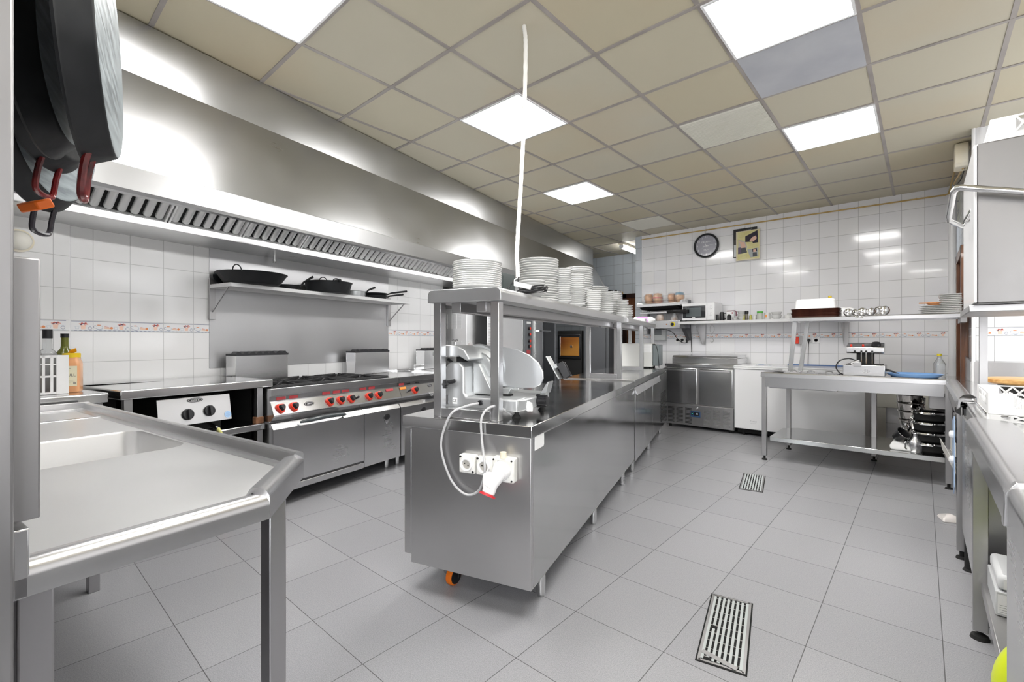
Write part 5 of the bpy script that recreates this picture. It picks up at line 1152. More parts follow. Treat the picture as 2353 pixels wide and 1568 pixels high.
for x, y in ((-1.205,5.125),(.138,5.085),(-1.12,5.80),(-.38,5.80),(.14,3.50),(.98,5.05)):
    q = MB(); q.box(x,x+.042,y,y+.042,.045,.84); o = q.build('leg', STD, t, .002)
    q = MB(); q.cyl((x+.021,y+.021,.012),(x+.021,y+.021,.05),.010,n=10); q.lathe([(0,0),(.026,0),(.022,.012),(0,.016)],18,(x+.021,y+.021,0)); q.build('foot', BLM, o)
b = MB(); b.box(.20,.50,5.22,5.52,.62,.735); b.loft([[(.20,5.22,.62),(.50,5.22,.62),(.50,5.52,.62),(.20,5.52,.62)],[(.28,5.30,.585),(.42,5.30,.585),(.42,5.44,.585),(.28,5.44,.585)]]); b.cyl((.35,5.37,.585),(.35,5.37,.45),.03,n=12)
b.M = Matrix.Translation((-.16,-.03,0)); 
b2_ = MB(); b2_.box(.04,.30,5.19,5.50,.63,.735); b2_.loft([[(.04,5.19,.63),(.30,5.19,.63),(.30,5.50,.63),(.04,5.50,.63)],[(.11,5.28,.60),(.23,5.28,.60),(.23,5.40,.60),(.11,5.40,.60)]]); b2_.cyl((.17,5.34,.60),(.17,5.34,.50),.025,n=12); b2_.build('sink_bowl', STD, t, .006)
# containers let into the bain-marie opening
for i, x in enumerate((-1.06,-.97,-.82,-.67)):
    if i == 0: continue
    q = thing('steel_insert', ['','left','middle','right'][i]+' steel food container lid let into the steel table','container',W0,x,5.36,.869)
    b = MB(); b.loft([[(px,py,z) for px,py in rrect(-.07*s_,.07*s_,-.14*s_,.14*s_,.02,3)] for z, s_ in ((-.008,1),(.004,1),(.010,.9),(.012,.6))]); b.build('lid', STV, q)
    b = MB(); b.tube(smooth_path([(-.03,-.02,.012),(-.02,-.02,.026),(.02,-.02,.026),(.03,-.02,.012)],4),.004,6); b.build('grip', CHR, q)
# shelf over the table
t = thing('table_shelf', 'steel shelf on two leaning posts above the right-hand table', 'shelf', W0, 0, 0, 0)
b = MB(); b.prism([(5.48,1.392),(5.48,1.424),(5.487,1.430),(5.95,1.430),(5.95,1.392),(5.94,1.392),(5.94,1.42),(5.49,1.42),(5.49,1.392)],'x',-1.03,.285); b.build('shelf_board', STB, t)
for y0, x0, xt in ((5.54,-1.055,-1.01),(5.885,-1.02,-.95)):
    q = MB(); lo = [[(x0,y0,.869),(x0+.038,y0,.869),(x0+.038,y0+.038,.869),(x0,y0+.038,.869)],[(xt,y0,1.42),(xt+.038,y0,1.42),(xt+.038,y0+.038,1.42),(xt,y0+.038,1.42)]]; q.loft(lo); q.build('post', STB, t, .002)
b = MB(); b.box(.245,.285,5.50,5.94,1.35,1.392); b.build('wall_bracket', STD, t)
TZ = 1.4305
br = noisy('tray_brown', (.045,.014,.01), (.085,.03,.02), .3, 20, coat=.2)
for i in range(8):
    x = -.825+random.uniform(-.006,.006)
    b = MB(); b.loft([[(px,py,z) for px,py in rrect(-.21*s_,.21*s_,-.14*s_,.14*s_,.03,3)] for z, s_ in ((0,.93),(.014,1.0),(.017,1.02),(.016,.985),(.004,.92))],0)
    o = single('serving_tray', b, br, f'brown serving tray, {ORD[7-i]} in the pile on the table shelf', 'tray', W0, x, 5.70+random.uniform(-.004,.004), TZ+.0105*i, rot=random.uniform(-1.5,1.5), group='brown serving trays')
b = MB(); b.loft([[(px,py,z) for px,py in rrect(-.175*s_,.175*s_,-.10*s_,.10*s_,.03,4)] for z, s_ in ((0,1.03),(.012,1),(.085,.97),(.100,.90))])
single('foam_box', b, WHT, 'white plastic tub upside down on the pile of brown trays', 'tub', W0, -.83, 5.70, TZ+.0925, bevel=.002)
b = MB(); b.loft([[(px,py,z) for px,py in rrect(-.09*s_,.09*s_,-.09*s_,.09*s_,.03,4)] for z, s_ in ((0,1.0),(.05,1.02),(.085,.85),(.10,.5))])
single('white_bag', b, mat('bag_white', (.85,.85,.85), .4), 'crumpled white bag right of the white tub on the table shelf', 'bag', W0, -.585, 5.78, TZ+.0)
bottle('oil_bottle','bottle with a yellow cap just showing above the white tub',-.73,5.88,[(0,0),(.035,0),(.035,.17),(.014,.205),(.014,.22),(0,.22)],PET,[(0,.215),(.016,.215),(.016,.238),(0,.238)],mat('cap_yellow', (.7,.5,.03), .4),fr=W0,z=TZ)
def ladle(x, y, R_, label, ang, hl=.14, mouth=False):
    t = thing('ladle', label, 'ladle', W0, x, y, TZ+R_*.98, rot=math.degrees(ang))
    M_ = Matrix.Rotation(1.25 if mouth else -1.25,4,'X')
    b = MB(); b.M = M_; pr_ = [(R_*math.sin(a), -R_*.75*math.cos(a)) for a in [PI/2*j/6 for j in range(7)]]; b.lathe(pr_+[(R_*1.04,0.0)]+[(p[0]*.97,p[1]*.95) for p in pr_[::-1]], 24); b.build('cup', CHR, t)
    b = MB(); b.tube([(0,.004,-R_*.86),(.01,.04,-R_*.93),(.015,.04+hl*.5,-R_*.9),(.02,.04+hl,-R_*.85)],[.005,.004,.005,.006],6); b.build('handle', CHR, t)
ladle(-.545,5.60,.040,'ladle lying nearest the brown trays on the table shelf',.3)
ladle(-.495,5.66,.036,'second steel ladle from the brown trays',-.4,.12)
ladle(-.435,5.60,.042,'left of two touching ladles in the middle of the table shelf',.35,.10)
ladle(-.370,5.62,.040,'right of two touching ladles in the middle of the table shelf',.6,.10)
ladle(-.305,5.70,.050,'dark-mouthed ladle leaning behind the rightmost ladle',.2,.06,True)
ladle(-.270,5.59,.046,'rightmost bright ladle on the table shelf',.5,.08)
b = MB()
for x in (-.50,-.465): b.tube(smooth_path([(x,5.56,1.434),(x+.01,5.50,1.436),(x+.02,5.474,1.425),(x+.035,5.470,1.412),(x+.045,5.468,1.418)],4),.0035,6)
single('ladle_hooks', b, CHR, 'two hooked ladle ends curling over the front edge of the table shelf', 'ladle', W0)
PT = []
for k, (x, n, s_, nm) in enumerate(((.075,5,.085,'the low pile right of the ladles'),(.185,11,.075,'the tall pile on the table shelf'))):
    first = None; p = .016
    for i in range(n):
        if first is None:
            b = MB(); b.loft([[(px,py,z) for px,py in rrect(-s_*q_,s_*q_,-s_*q_,s_*q_,.012,3)] for z, q_ in ((0,.6),(.003,.65),(.014,1.0),(.017,1.0),(.0165,.95),(.006,.62))]); first = b.build('square_plate', CER, None, 0, 60); tag(first,'','plate','plates in '+nm); o = first
        else: o = first.copy(); C.objects.link(o)
        o['label'] = f'square white plate, {ORD[n-1-i]} in {nm}'; o.location = (x+random.uniform(-.003,.003), 5.68+random.uniform(-.003,.003), TZ+p*i); o.rotation_euler = (0,0,random.uniform(-.05,.05)+(.3 if k == 0 else 0))
b = MB(); b.lathe([(0,0),(.035,0),(.062,.022),(.064,.030),(.058,.030),(.03,.006),(0,.006)],24); b.box(-.11,-.055,-.012,.012,.020,.030)
single('clay_dish', b, noisy('terracotta', (.5,.2,.07), (.62,.28,.12), .45, 8), 'orange clay dish with a handle on the low pile of square plates', 'dish', W0, .085, 5.69, TZ+.016*4+.018, rot=10)
# things on the table
t = thing('table_fryer', 'countertop steel fryer with a tilted control head and round badge', 'fryer', W0, -.405, 5.42, .8685)
b = MB(); b.box(-.155,.155,-.10,.20,.0,.100); b.build('tank_housing', STB, t, .006)
b = MB(); b.box(-.135,.135,-.08,.16,.1002,.104); b.build('oil_well', BLM, t)
b = MB(); b.prism([(-.02,.205),(-.035,.218),(-.035,.262),(.06,.305),(.10,.300),(.10,.215)],'x',-.135,.145); hd = b.build('control_head', STV, t, .004)
b = MB(); b.lathe([(0,0),(.036,0),(.033,.02),(0,.022)],24,(.085,.01,.285),0,Matrix.Rotation(.42,3,'X')); b.build('dial', BLK, hd)
b = MB()
for x in (-.10,-.01): b.cyl((x,.0,.279),(x,-.004,.287),.009,n=12)
b.build('indicator_lamps', RED, hd)
b = MB()
for x in (-.07,-.02,.015,.06): b.cyl((x,-.037,.225),(x,-.05,.225),.008,n=10)
b.box(-.06,.07,.0,.06,.11,.205); b.build('head_stand', BLM, hd)
b = MB()
for x in (-.02,.015,.06): b.cyl((x,-.045,.225),(x,-.045,.105),.004,n=8)
b.build('heater_pipes', CHR, hd)
b = MB(); b.cyl((-.09,-.06,.105),(-.03,-.08,.14),.022,.010,n=14); b.box(-.075,-.015,-.11,-.075,.085,.125); b.build('clamp', STD, t, .003)
b = MB()
for dx, dz in ((-.015,.0),(0,.008),(.015,.0),(0,-.008)): b.torus((.02+dx,-.101,.045+dz),.010,.0018,14,5,0,Matrix.Rotation(PI/2,3,'X'))
b.build('badge', STD, t)
b = MB(); b.tube(smooth_path([(-.06,.0,.135),(-.12,-.02,.155),(-.19,-.03,.13),(-.215,-.03,.07),(-.19,-.03,.02),(-.16,-.02,.004)],6),.006,7); b.build('lead', BLK, t)
t = thing('blue_tray', 'large round blue plastic tray on the right end of the steel table', 'tray', W0, -.055, 5.46, .8687)
b = MB(); b.M = Matrix.Diagonal((1,.85,1,1)); b.lathe([(0,0),(.155,0),(.17,.008),(.195,.028),(.200,.032),(.192,.033),(.165,.014),(.15,.006),(0,.006)],48); b.build('tray_body', noisy('blue_plastic', (.16,.32,.62), (.24,.42,.7), .3, 3, coat=.2), t)
b = MB(); b.tube([(0,0,0),(-.05,.02,.022),(-.13,.04,.045)],[.006,.008,.012],8)
single('knife', b, BLK, 'black-handled utensil leaning on the edge of the blue tray', 'knife', W0, -.16, 5.40, .895)
bottle('water_bottle','clear water bottle with a yellow cap behind the blue tray',.115,5.72,[(0,0),(.040,0),(.042,.01),(.042,.10),(.045,.11),(.015,.165),(.014,.19),(0,.19)],PET,[(0,.185),(.017,.185),(.017,.205),(0,.205)],mat('cap_yellow2', (.75,.6,.03), .4),fr=W0,z=.8687)
# under the table: pails, pans, churn
SHZ = .2385
pail = None
CH2 = steel('steel_pail', (.5,.48,.46), (.08,.16), (3,3,3))
for i in range(4):
    lab = f'steel ice bucket, {ORD[3-i]} of the four nested under the steel table'
    z = SHZ+.069+.075*i; x, y = -.068-.006*i, 5.47
    if pail is None:
        pail = thing('ice_bucket', lab, 'bucket', W0, x, y, z, group='nested ice buckets')
        b = MB(); b.lathe([(0,0),(.062,0),(.068,.01),(.094,.172),(.100,.178),(.100,.182),(.092,.180),(.066,.012),(.060,.006),(0,.006)],36); b.build('bucket_body', CH2, pail)
        for a in (-2.0, -.85+PI*0+.2):
            q = MB(); cx, cy = .090*math.cos(a), .090*math.sin(a); q.lathe([(0,0),(.013,0),(.015,.006),(.010,.018),(0,.02)],14,(cx,cy,.145),0,Vector((cx,cy,0)).to_track_quat('Z','Y').to_matrix())
            q.torus((cx*1.13,cy*1.13,.122),.024,.0028,18,6,0,Matrix.Rotation(a+PI/2,3,'Z')@Matrix.Rotation(PI/2,3,'X')); q.build('ring_handle', CHR, pail)
    else: dup(pail, W0, x, y, z, rot=35*i, label=lab)
b = MB(); b.lathe([(0,0),(.060,0),(.060,.067),(0,.067)],24); single('steel_pot', b, BLM, 'black pot carrying the nested ice buckets', 'pot', W0, -.068, 5.49, SHZ, bevel=.004)
rn = None
for i in range(4):
    lab = f'black oval roasting pan, {ORD[3-i]} of four under the steel table'
    x, y, z = .045+.003*(i%2), 5.335, SHZ+.088*i
    if rn is None:
        rn = thing('roasting_pan', lab, 'pan', W0, x, y, z, group='stacked oval roasting pans')
        b = MB(); b.M = Matrix.Diagonal((1.12,.92,1,1)); b.lathe([(0,0),(.072,0),(.090,.015),(.098,.070),(.094,.070),(.086,.018),(.07,.006),(0,.006)],32); b.build('pan_body', BLM, rn)
        b = MB(); b.M = Matrix.Diagonal((1.12,.92,1,1)); b.lathe([(.090,.068),(.106,.066),(.112,.072),(.108,.082),(.092,.086),(.088,.080)],32); b.box(-.05,.02,-.125,-.105,.066,.074); b.build('rim', CHR, rn)
    else: dup(rn, W0, x, y, z, rot=(3,-4,5)[i-1], label=lab)
t = thing('milk_can', 'small steel milk can on the lower shelf in front of the ice buckets', 'can', W0, -.045, 5.28, SHZ)
b = MB(); b.lathe([(0,0),(.052,0),(.055,.006),(.055,.082),(.050,.092),(.022,.130),(.024,.150),(.030,.156),(.028,.162),(0,.162)],32); b.build('can_body', STB, t)
b = MB(); b.tube(smooth_path([(-.045,-.035,.085),(-.065,-.05,.075),(-.065,-.05,.03),(-.045,-.035,.015)],4),.006,6); b.tube(smooth_path([(.02,0,.150),(.045,-.01,.145),(.05,-.01,.12),(.035,0,.10)],4),.004,6); b.build('handle', CHR, t)
b = MB(); b.loft([[(-.075,-.06,0),(.07,-.07,0),(.075,.05,0),(-.06,.06,0)],[(-.085,-.055,.03),(.06,-.07,.028),(.07,.05,.03),(-.07,.06,.034)],[(-.06,-.05,.075),(.05,-.04,.050),(.055,.05,.055),(-.05,.055,.085)]])
single('white_bag', b, mat('bag_white', (.85,.85,.85), .4), 'white plastic bag on the lower shelf left of the milk can', 'bag', W0, -.135, 5.30, SHZ, bevel=.012)
t = thing('plastic_jug', 'black open-topped jug tilted on the white bag under the steel table', 'jug', W0, -.155, 5.30, SHZ+.115, rot=10)
b = MB(); b.M = Matrix.Rotation(.7,4,'Y')@Matrix.Rotation(.5,4,'X'); b.lathe([(0,-.03),(.035,-.03),(.052,.05),(.054,.052),(.050,.052),(.033,-.025),(0,-.025)],24); b.build('jug_body', BLK, t)
b = MB(); b.M = Matrix.Rotation(.7,4,'Y')@Matrix.Rotation(.5,4,'X'); b.torus((0,0,.052),.053,.0018,24,6); b.build('rim_shine', CHR, t)
# wire rack, blue board and black bag hanging at the table corner
t = thing('wire_basket', 'long white wire basket hanging beside the right table leg', 'basket', W0, .195, 3.82, .40, rot=2.9)
b = MB()
for i in range(12): z = .008*i; b.tube([(-.0,0,z),(-.0,.83,z)],.0014,5)
for i in range(56): y = .015*i; b.tube([(0,y,0),(0,y,.095)],.0013,5)
for i in range(28): y = .03*i; b.tube([(0,y,0),(-.045,y,-.005),(-.055,y,.07)],.0013,5)
for i in range(5): x = -.045-.0025*i; z = .014*i; b.tube([(x,0,z),(x,.83,z)],.0013,5)
b.tube([(0,0,.095),(0,.83,.095)],.003,6); b.tube([(0,0,0),(0,.83,0)],.003,6); b.tube([(-.056,0,.072),(-.056,.83,.072)],.003,6)
b.build('wire_body', mat('wire_white', (.7,.69,.66), .4, .5), t)

# ================================================================ DISHWASHER
t = thing('dishwasher', 'pass-through dishwasher with its steel hood raised on the right', 'dishwasher', W0, 0, 0, 0)
b = MB(); b.box(.172,.80,2.72,3.40,.20,.845); b.build('body', STD, t, .005)
b = MB(); b.box(.157,.172,2.72,3.40,.20,.80); b.build('front_panel', STV, t, .005)
b = MB(); b.box(.175,.80,2.70,3.42,.845,.862); b.build('tank_top', STV, t, .002)
b = MB(); b.box(.168,.79,2.72,3.36,1.345,2.01); hd = b.build('hood', steel('steel_stained', (.22,.215,.215), (.35,.5), (3,3,3)), t, .006)
b = MB(); b.box(.160,.170,2.715,3.36,1.35,2.005); b.build('hood_edge', ENA, hd, .003)
b = MB(); b.box(.15,.80,2.80,3.42,1.315,1.345); b.build('hood_frame', STD, t, .003)
b = MB(); b.tube([(.62,2.66,1.685),(.40,2.66,1.735),(.125,2.665,1.825),(.108,2.67,1.828),(.098,2.69,1.820)],.013,12); b.tube([(.098,2.69,1.820),(.088,2.80,1.745),(.088,2.86,1.733),(.135,2.96,1.718),(.150,2.95,1.740),(.168,2.90,1.775)],.011,12); b.build('lift_handle', CHR, hd)
b = MB()
for x in (.22,.74): b.box(x,x+.03,3.38,3.42,.845,1.9)
b.build('hood_guides', STD, t)
b = MB()
for x in (.185,.70):
    for y in (2.76,3.36): b.cyl((x,y,.012),(x,y,.20),.022,n=14); b.lathe([(0,0),(.030,0),(.024,.012),(0,.014)],16,(x,y,0))
b.build('feet', BLM, t)
b = MB(); b.tube([(.20,3.40,.885),(.20,2.74,.885),(.26,2.70,.885)],.006,8); b.tube([(.235,3.38,.885),(.235,2.74,.885)],.005,8)
for y in (2.8,2.95,3.1,3.25): b.tube([(.20,y,.885),(.26,y,.880),(.27,y,.865)],.005,8)
b.build('rack_rail', CHR, t)
# dishwasher basket (two parts) made of white plastic
def basket(name, label, x, y, z, L, W_, H_, cells=True, rot=0, group=None):
    t = thing(name, label, 'basket', W0, x, y, z, rot=rot, group=group)
    b = MB(); hx, hy = L/2, W_/2
    def wall_(p0, p1, n):
        d = Vector((p1[0]-p0[0],p1[1]-p0[1],0)); Ln = d.length; d /= Ln; nv = Vector((-d.y,d.x,0))*.0025
        def pt(u, z): return Vector((p0[0],p0[1],0))+d*u+Vector((0,0,z))
        def bar(a, c_, w_=.0035):
            A, B = pt(*a), pt(*c_); e = (B-A).normalized(); k = Vector((0,0,1)).cross(nv.normalized()); q = e.cross(nv.normalized())*w_; nv_ = nv*(1+.12*(len(b.v)//8%5))
            b.add([tuple(v) for v in (A-q-nv_,A+q-nv_,B+q-nv_,B-q-nv_,A-q+nv_,A+q+nv_,B+q+nv_,B-q+nv_)],[(0,3,2,1),(4,5,6,7),(0,1,5,4),(1,2,6,5),(2,3,7,6),(3,0,4,7)])
        bar((0,H_*.97),(Ln,H_*.97),H_*.035); bar((0,H_*.16),(Ln,H_*.16),H_*.16)
        bar((.035,0),(.035,H_),.035); bar((Ln-.035,0),(Ln-.035,H_),.035)
        s_ = (Ln-.14)/n
        for i in range(n):
            u = .07+s_*i; zc0, zc1 = H_*.34, H_*.93
            bar((u,zc0),(u+s_/2,zc1)); bar((u+s_/2,zc1),(u+s_,zc0)); bar((u,zc1),(u+s_/2,zc0)); bar((u+s_/2,zc0),(u+s_,zc1))
    wall_((-hx,-hy),(hx,-hy),4); wall_((hx,-hy),(hx,hy),4); wall_((hx,hy),(-hx,hy),4); wall_((-hx,hy),(-hx,-hy),4)
    for sx in (-1,1):
        for sy in (-1,1): b.cyl((sx*(hx-.002),sy*(hy-.002),0),(sx*(hx-.002),sy*(hy-.002),H_),.006,n=10)
    b.box(-hx,hx,-hy,hy,0,.004)
    b.build('basket_frame', WHT, t)
    if cells:
        q = MB()
        for i in range(9):
            for j in range(7):
                xx = -hx+.05+(L-.1)*i/8; yy = -hy+.06+(W_-.12)*j/6; q.cyl((xx,yy,.003),(xx,yy,H_*.72),.0035,n=6)
        q.build('peg_rows', WHT, t)
    return t
basket('dishwasher_basket','white plate basket standing in the open dishwasher',.455,2.965,.892,.50,.50,.085)
basket('dishwasher_basket','solid lower white basket under the plate basket in the dishwasher',.455,2.965,.8625,.505,.505,.028,False)
basket('glass_basket','white plastic basket on top of the raised dishwasher hood',.445,3.00,2.013,.46,.46,.10,False)
# round wooden board on a black stand
t = thing('chopping_board', 'round pale wooden board lying behind the white dishwasher basket', 'board', W0, .52, 4.15, .93)
b = MB(); b.lathe([(0,0),(.21,0),(.232,.010),(.232,.026),(.222,.032),(0,.032)],56); b.build('board_disc', BOARD, t)
b = MB(); b.lathe([(0,0),(.15,0),(.172,.05),(.176,.058),(0,.058)],32)
single('cast_dish', b, IRON, 'black round dish underneath the wooden board', 'dish', W0, .52, 4.15, .8685)
b = MB(); b.box(.31,1.49,5.176,5.188,.868,1.025); b.prism([(5.20,.868),(5.80,.868),(5.80,1.05),(5.20,1.025)],'x',.288,.298)
single('steel_upstand', b, STD, 'steel splash strip on the wall behind the wooden board', 'splashback', W0)
# ---------------------------------------------------------------- near right counter with sink
t = thing('sink_counter', 'near right steel counter with a rolled front edge and a sink', 'counter', W0, 0, 0, 0)
def rolled(y0, y1, nm='rolled_edge', dz=0):
    b = MB(); pr_ = [(.30,.868+dz)]+[(.172+.0,.868+dz)]
    cx, cz, r = .163, .851, .028
    pr_ = [(.262,.862),(.262,.872),(.195,.877)]+[(cx+r*math.cos(a),cz+dz+r*math.sin(a)) for a in [PI*.45+PI*.60*j/8 for j in range(9)]]+[(cx-r,.79),(cx-r+.006,.785),(cx-r+.010,.79),(cx-r+.012,.845),(cx+.01,.862),(.195,.866)]
    b.prism(pr_,'y',y0,y1); b.build(nm, STB, t, ang=28)
rolled(1.475,2.66); rolled(-.6,1.455,'rolled_edge',.003)
b = MB(); b.prism([(.130,.79),(.132,.862),(.150,.886),(.19,.892),(.28,.884),(.28,.874),(.19,.880),(.156,.876),(.140,.855),(.140,.79)],'y',1.45,1.478); b.build('joint_strip', STB, t, .002)
b = MB()
hole = rrect(.30,.86,1.78,2.50,.12,6); hole2 = rrect(.30,.86,.30,1.15,.12,6)
plate_hole([(.262,-.6),(1.48,-.6),(1.48,2.66),(.262,2.66)], [hole, hole2], .868, b)
for hl in (hole, hole2):
    lo = []
    cx = sum(p[0] for p in hl)/len(hl); cyy = sum(p[1] for p in hl)/len(hl)
    for z, s_ in ((.868,1),(.858,.985),(.64,.95),(.62,.90),(.615,.3)): lo.append([(cx+(x-cx)*s_, cyy+(y-cyy)*s_, z) for x,y in hl])
    b.loft(lo, 1, False, True)
b.build('worktop', [STT, STD], t, ang=40)
b = MB(); b.box(.262,1.48,2.655,2.66,.79,.868); b.build('end_apron', STD, t)
for x, y in ((.150,2.60),(1.35,2.60)):
    q = MB(); q.box(x,x+.045,y,y+.045,.035,.85); o = q.build('leg', STD, t, .002)
    q = MB(); q.lathe([(0,0),(.030,0),(.026,.014),(.010,.02),(.010,.04),(0,.04)],18,(x+.022,y+.022,0)); q.build('foot', BLM, o)
b = MB(); b.box(.175,1.35,2.02,2.61,.190,.235); b.build('lower_shelf', STD, t, .003)
b = MB(); b.box(.165,1.4,-.5,1.672,.02,.785); b.build('cabinet', STV, t, .003)
b = MB(); b.box(.156,.165,-.5,1.668,.03,.770); b.build('cabinet_door', STV, t, .003)
b = MB(); b.box(.50,.505,1.7,2.60,.235,.78); b.build('back_panel', mat('panel_yellowish', (.22,.22,.10), .4, .6), t)
t = thing('water_softener', 'grey appliance with a printed rating label on the shelf under the near right counter', 'appliance', W0, .38, 2.42, .2355)
b = MB(); b.box(-.19,.10,-.10,.16,0,.085); b.build('lower_case', mat('case_grey', (.5,.51,.52), .35), t, .004)
b = MB(); b.box(-.185,.09,-.095,.15,.087,.140); b.build('upper_case', mat('case_light', (.62,.63,.64), .35), t, .015)
b = MB(); b.box(-.185,.08,-.1012,-.100,.010,.075,0); b.box(-.17,.06,-.0965,-.095,.095,.130,0)
for i in range(4): b.box(-.18,-.02,-.1016,-.1012,.015+.008*i,.0158+.008*i,1)
for i in range(14): b.box(.0+.004*i,.0015+.004*i+.001*(i%3),-.1016,-.1012,.014,.038,1)
lb = b.build('rating_label', [ENA, ink], t)
text_mesh('label_lettering','elettrobar',.020,ink,lb,on_face(-.115,-.1014,.060,'y-'),.0003); text_mesh('label_lettering','EAC CE',.015,ink,lb,on_face(-.01,-.1014,.060,'y-'),.0003)
b = MB(); b.cyl((0,0,0),(0,0,.18),.035,n=18); b.cyl((0,0,.09),(0,0,.188),.042,n=18)
single('drain_pipe', b, BLM, 'black drain pipe standing under the near right counter', 'pipe', W0, .31, 2.52, 0)
b = MB(); b.tube(smooth_path([(0,0,.0),(0,0,.20),(.005,0,.27),(.035,.0,.325),(.085,0,.345),(.15,0,.34),(.20,0,.30)],6),.062,20)
single('yellow_hose', b, mat('neon_yellow', (.62,.72,.02), .35, coat=.2), 'bright yellow-green bent plastic tube under the near right counter', 'pipe', W0, .205, 1.86, 0)
# objects hanging between table and dishwasher
t = thing('blue_clip_board', 'pale blue plastic board with white suction clips by the dishwasher', 'board', W0, .128, 3.55, .40)
b = MB(); b.prism([(-.10,.0),(.0,-.06),(.10,.12),(.10,.34),(-.08,.38)],'x',0,.004); b.build('board_sheet', mat('pale_blue', (.45,.6,.85), .3, coat=.3), t)
for z in (.13,.27):
    b = MB(); b.lathe([(0,0),(.022,0),(.020,.012),(.010,.018),(0,.018)],16,(0,0,z),0,Matrix.Rotation(-PI/2,3,'Y')); b.cyl((.004,0,z),(.028,0,z),.016,n=14); b.build('suction_clip', WHT, t)
b = MB(); random.seed(3)
for i in range(9):
    z = .05*i; b.lathe([(0,-.03),(.025+.01*random.random(),-.02),(.035+.012*random.random(),.005),(.02,.03),(0,.035)],9,(random.uniform(-.012,.012),random.uniform(-.06,.06),z),0,Matrix.Rotation(random.uniform(0,3),3,'X'))
single('black_bag', b, mat('bin_bag', (.012,.012,.014), .18, coat=.6), 'crumpled black plastic bag hanging in the gap left of the dishwasher', 'bag', W0, .185, 3.56, .46, ang=20)
# beige lamp housing and conduit on the pillar
t = thing('emergency_light', 'scorched cream emergency light fixed high beside the right pillar', 'lamp', W0, .262, 5.55, 2.69)
b = MB(); b.prism([(-.09,.02),(-.06,-.01),(.10,-.01),(.12,.02),(.12,.16),(.09,.19),(-.07,.19),(-.09,.16)],'x',-.055,.03); b.build('housing', CREAM, t, .008)
b = MB(); b.cyl((.0,.0,-.01),(-.02,1.0,.11),.008,n=8,m=0); b.tube([(.012,.0,-.01),(.01,.5,.02),(.0,.8,.06)],.004,6,1); b.build('conduit', [COPPER, BLM], t)
# ---------------------------------------------------------------- floor drains and litter
def drain(name, label, x, y, rot, w_, l_, nb, broken=False):
    t = thing(name, label, 'drain', W0, x, y, 0, rot=rot)
    b = MB(); b.box(-w_/2-.012,w_/2+.012,-l_/2-.012,l_/2+.012,.0004,.0016); b.build('recess', BLI, t)
    b = MB()
    for s_ in (-1,1): b.box(s_*w_/2-.006,s_*w_/2+.006,-l_/2-.006,l_/2+.006,.001,.004); b.box(-w_/2,w_/2,s_*l_/2-.005,s_*l_/2+.005,.001,.004)
    b.build('frame', STD, t)
    b = MB()
    for i in range(9): y_ = -l_/2+l_*(i+.5)/9; b.box(-w_/2+.01,w_/2-.01,y_-.003,y_+.003,.0016,.0032)
    b.build('cross_bars', STB, t)
    b = MB(); p = w_/nb
    for i in range(nb):
        x_ = -w_/2+p*(i+.5); hw = p*.27
        if broken and i == 1: b.box(x_-hw,x_+hw,.0,l_/2-.012,.0033,.0055); b.box(x_-hw,x_+hw,-l_/2+.03,-.03,.0033,.0055)
        else: b.box(x_-hw,x_+hw,-l_/2+.008,l_/2-.012,.0033,.0055)
    b.build('bars', mat('drain_steel', (.62,.66,.66), .3, .5), t)
    if broken: b = MB(); b.M = Matrix.Translation((-.008,-.222,0))@Matrix.Rotation(-.36,4,'Z'); b.box(-.066,.066,-.011,.011,.0056,.0068); b.build('loose_strip', STD, t)
drain('floor_drain','near rectangular floor drain with a broken bar',-.603,2.012,12,.150,.50,8,True)
drain('floor_drain','far small square floor drain in front of the prep fridge',-1.068,4.253,11,.150,.50,8)
b = MB(); b.loft([[(-.05,-.07,.0),(.06,-.06,.0),(.06,.07,.0),(-.04,.06,.0)],[(-.04,-.05,.022),(.05,-.05,.03),(.05,.05,.026),(-.03,.05,.02)],[(-.01,-.02,.038),(.02,-.02,.045),(.02,.02,.04),(0,.02,.036)]])
single('plastic_bag', b, mat('litter', (.72,.68,.66), .25, coat=.5), 'small crumpled clear bag on the floor beside the dishwasher', 'bag', W0, .125, 4.22, 0, rot=20, bevel=.008)

# ================================================================ NEAR LEFT: sink table and hanging pans (local x right, y along its short end)
t = thing('sink_table', 'big foreground steel sink table with a cut corner on the left', 'sink', SK, 0, 0, 0)
L_ = 2.17; ZS = .838
out = [(0,-.385),(0,0),(-.23,.222),(-L_,.222),(-L_,-.385)]
def inset(d): return [(-d,-.37),(-d,-d*.45),(-.23-d*.3,.222-d),(-L_+.03,.222-d),(-L_+.03,-.37)]
b = MB()
bas = [(x,y) for x,y in rrect(-1.255,-.775,-.30,.150,.07,6)]
plate_hole(inset(.042), [bas], ZS, b)
cx, cy = -1.015, -.075; lo = []
for z, s_ in ((ZS,1),(ZS-.008,.985),(ZS-.20,.965),(ZS-.225,.92),(ZS-.228,.2)): lo.append([(cx+(x-cx)*s_, cy+(y-cy)*s_, z) for x,y in bas])
b.loft(lo, 0, False, True); b.build('sink_top', STS, t, ang=40)
def rim_seg(p, q, n_in, prof, name='rolled_rim', mitre=(0,0)):
    """sweep prof (distance inwards, height) from p to q"""
    p = Vector((*p,0)); q = Vector((*q,0)); d = (q-p).normalized(); ni = Vector((*n_in,0)).normalized(); lo = []
    for e, mt in ((p, mitre[0]), (q, mitre[1])): lo.append([tuple(e+ni*a+d*(a*mt)+Vector((0,0,z))) for a, z in prof])
    b = MB(); b.loft(lo); b.build(name, STB, t, ang=30)
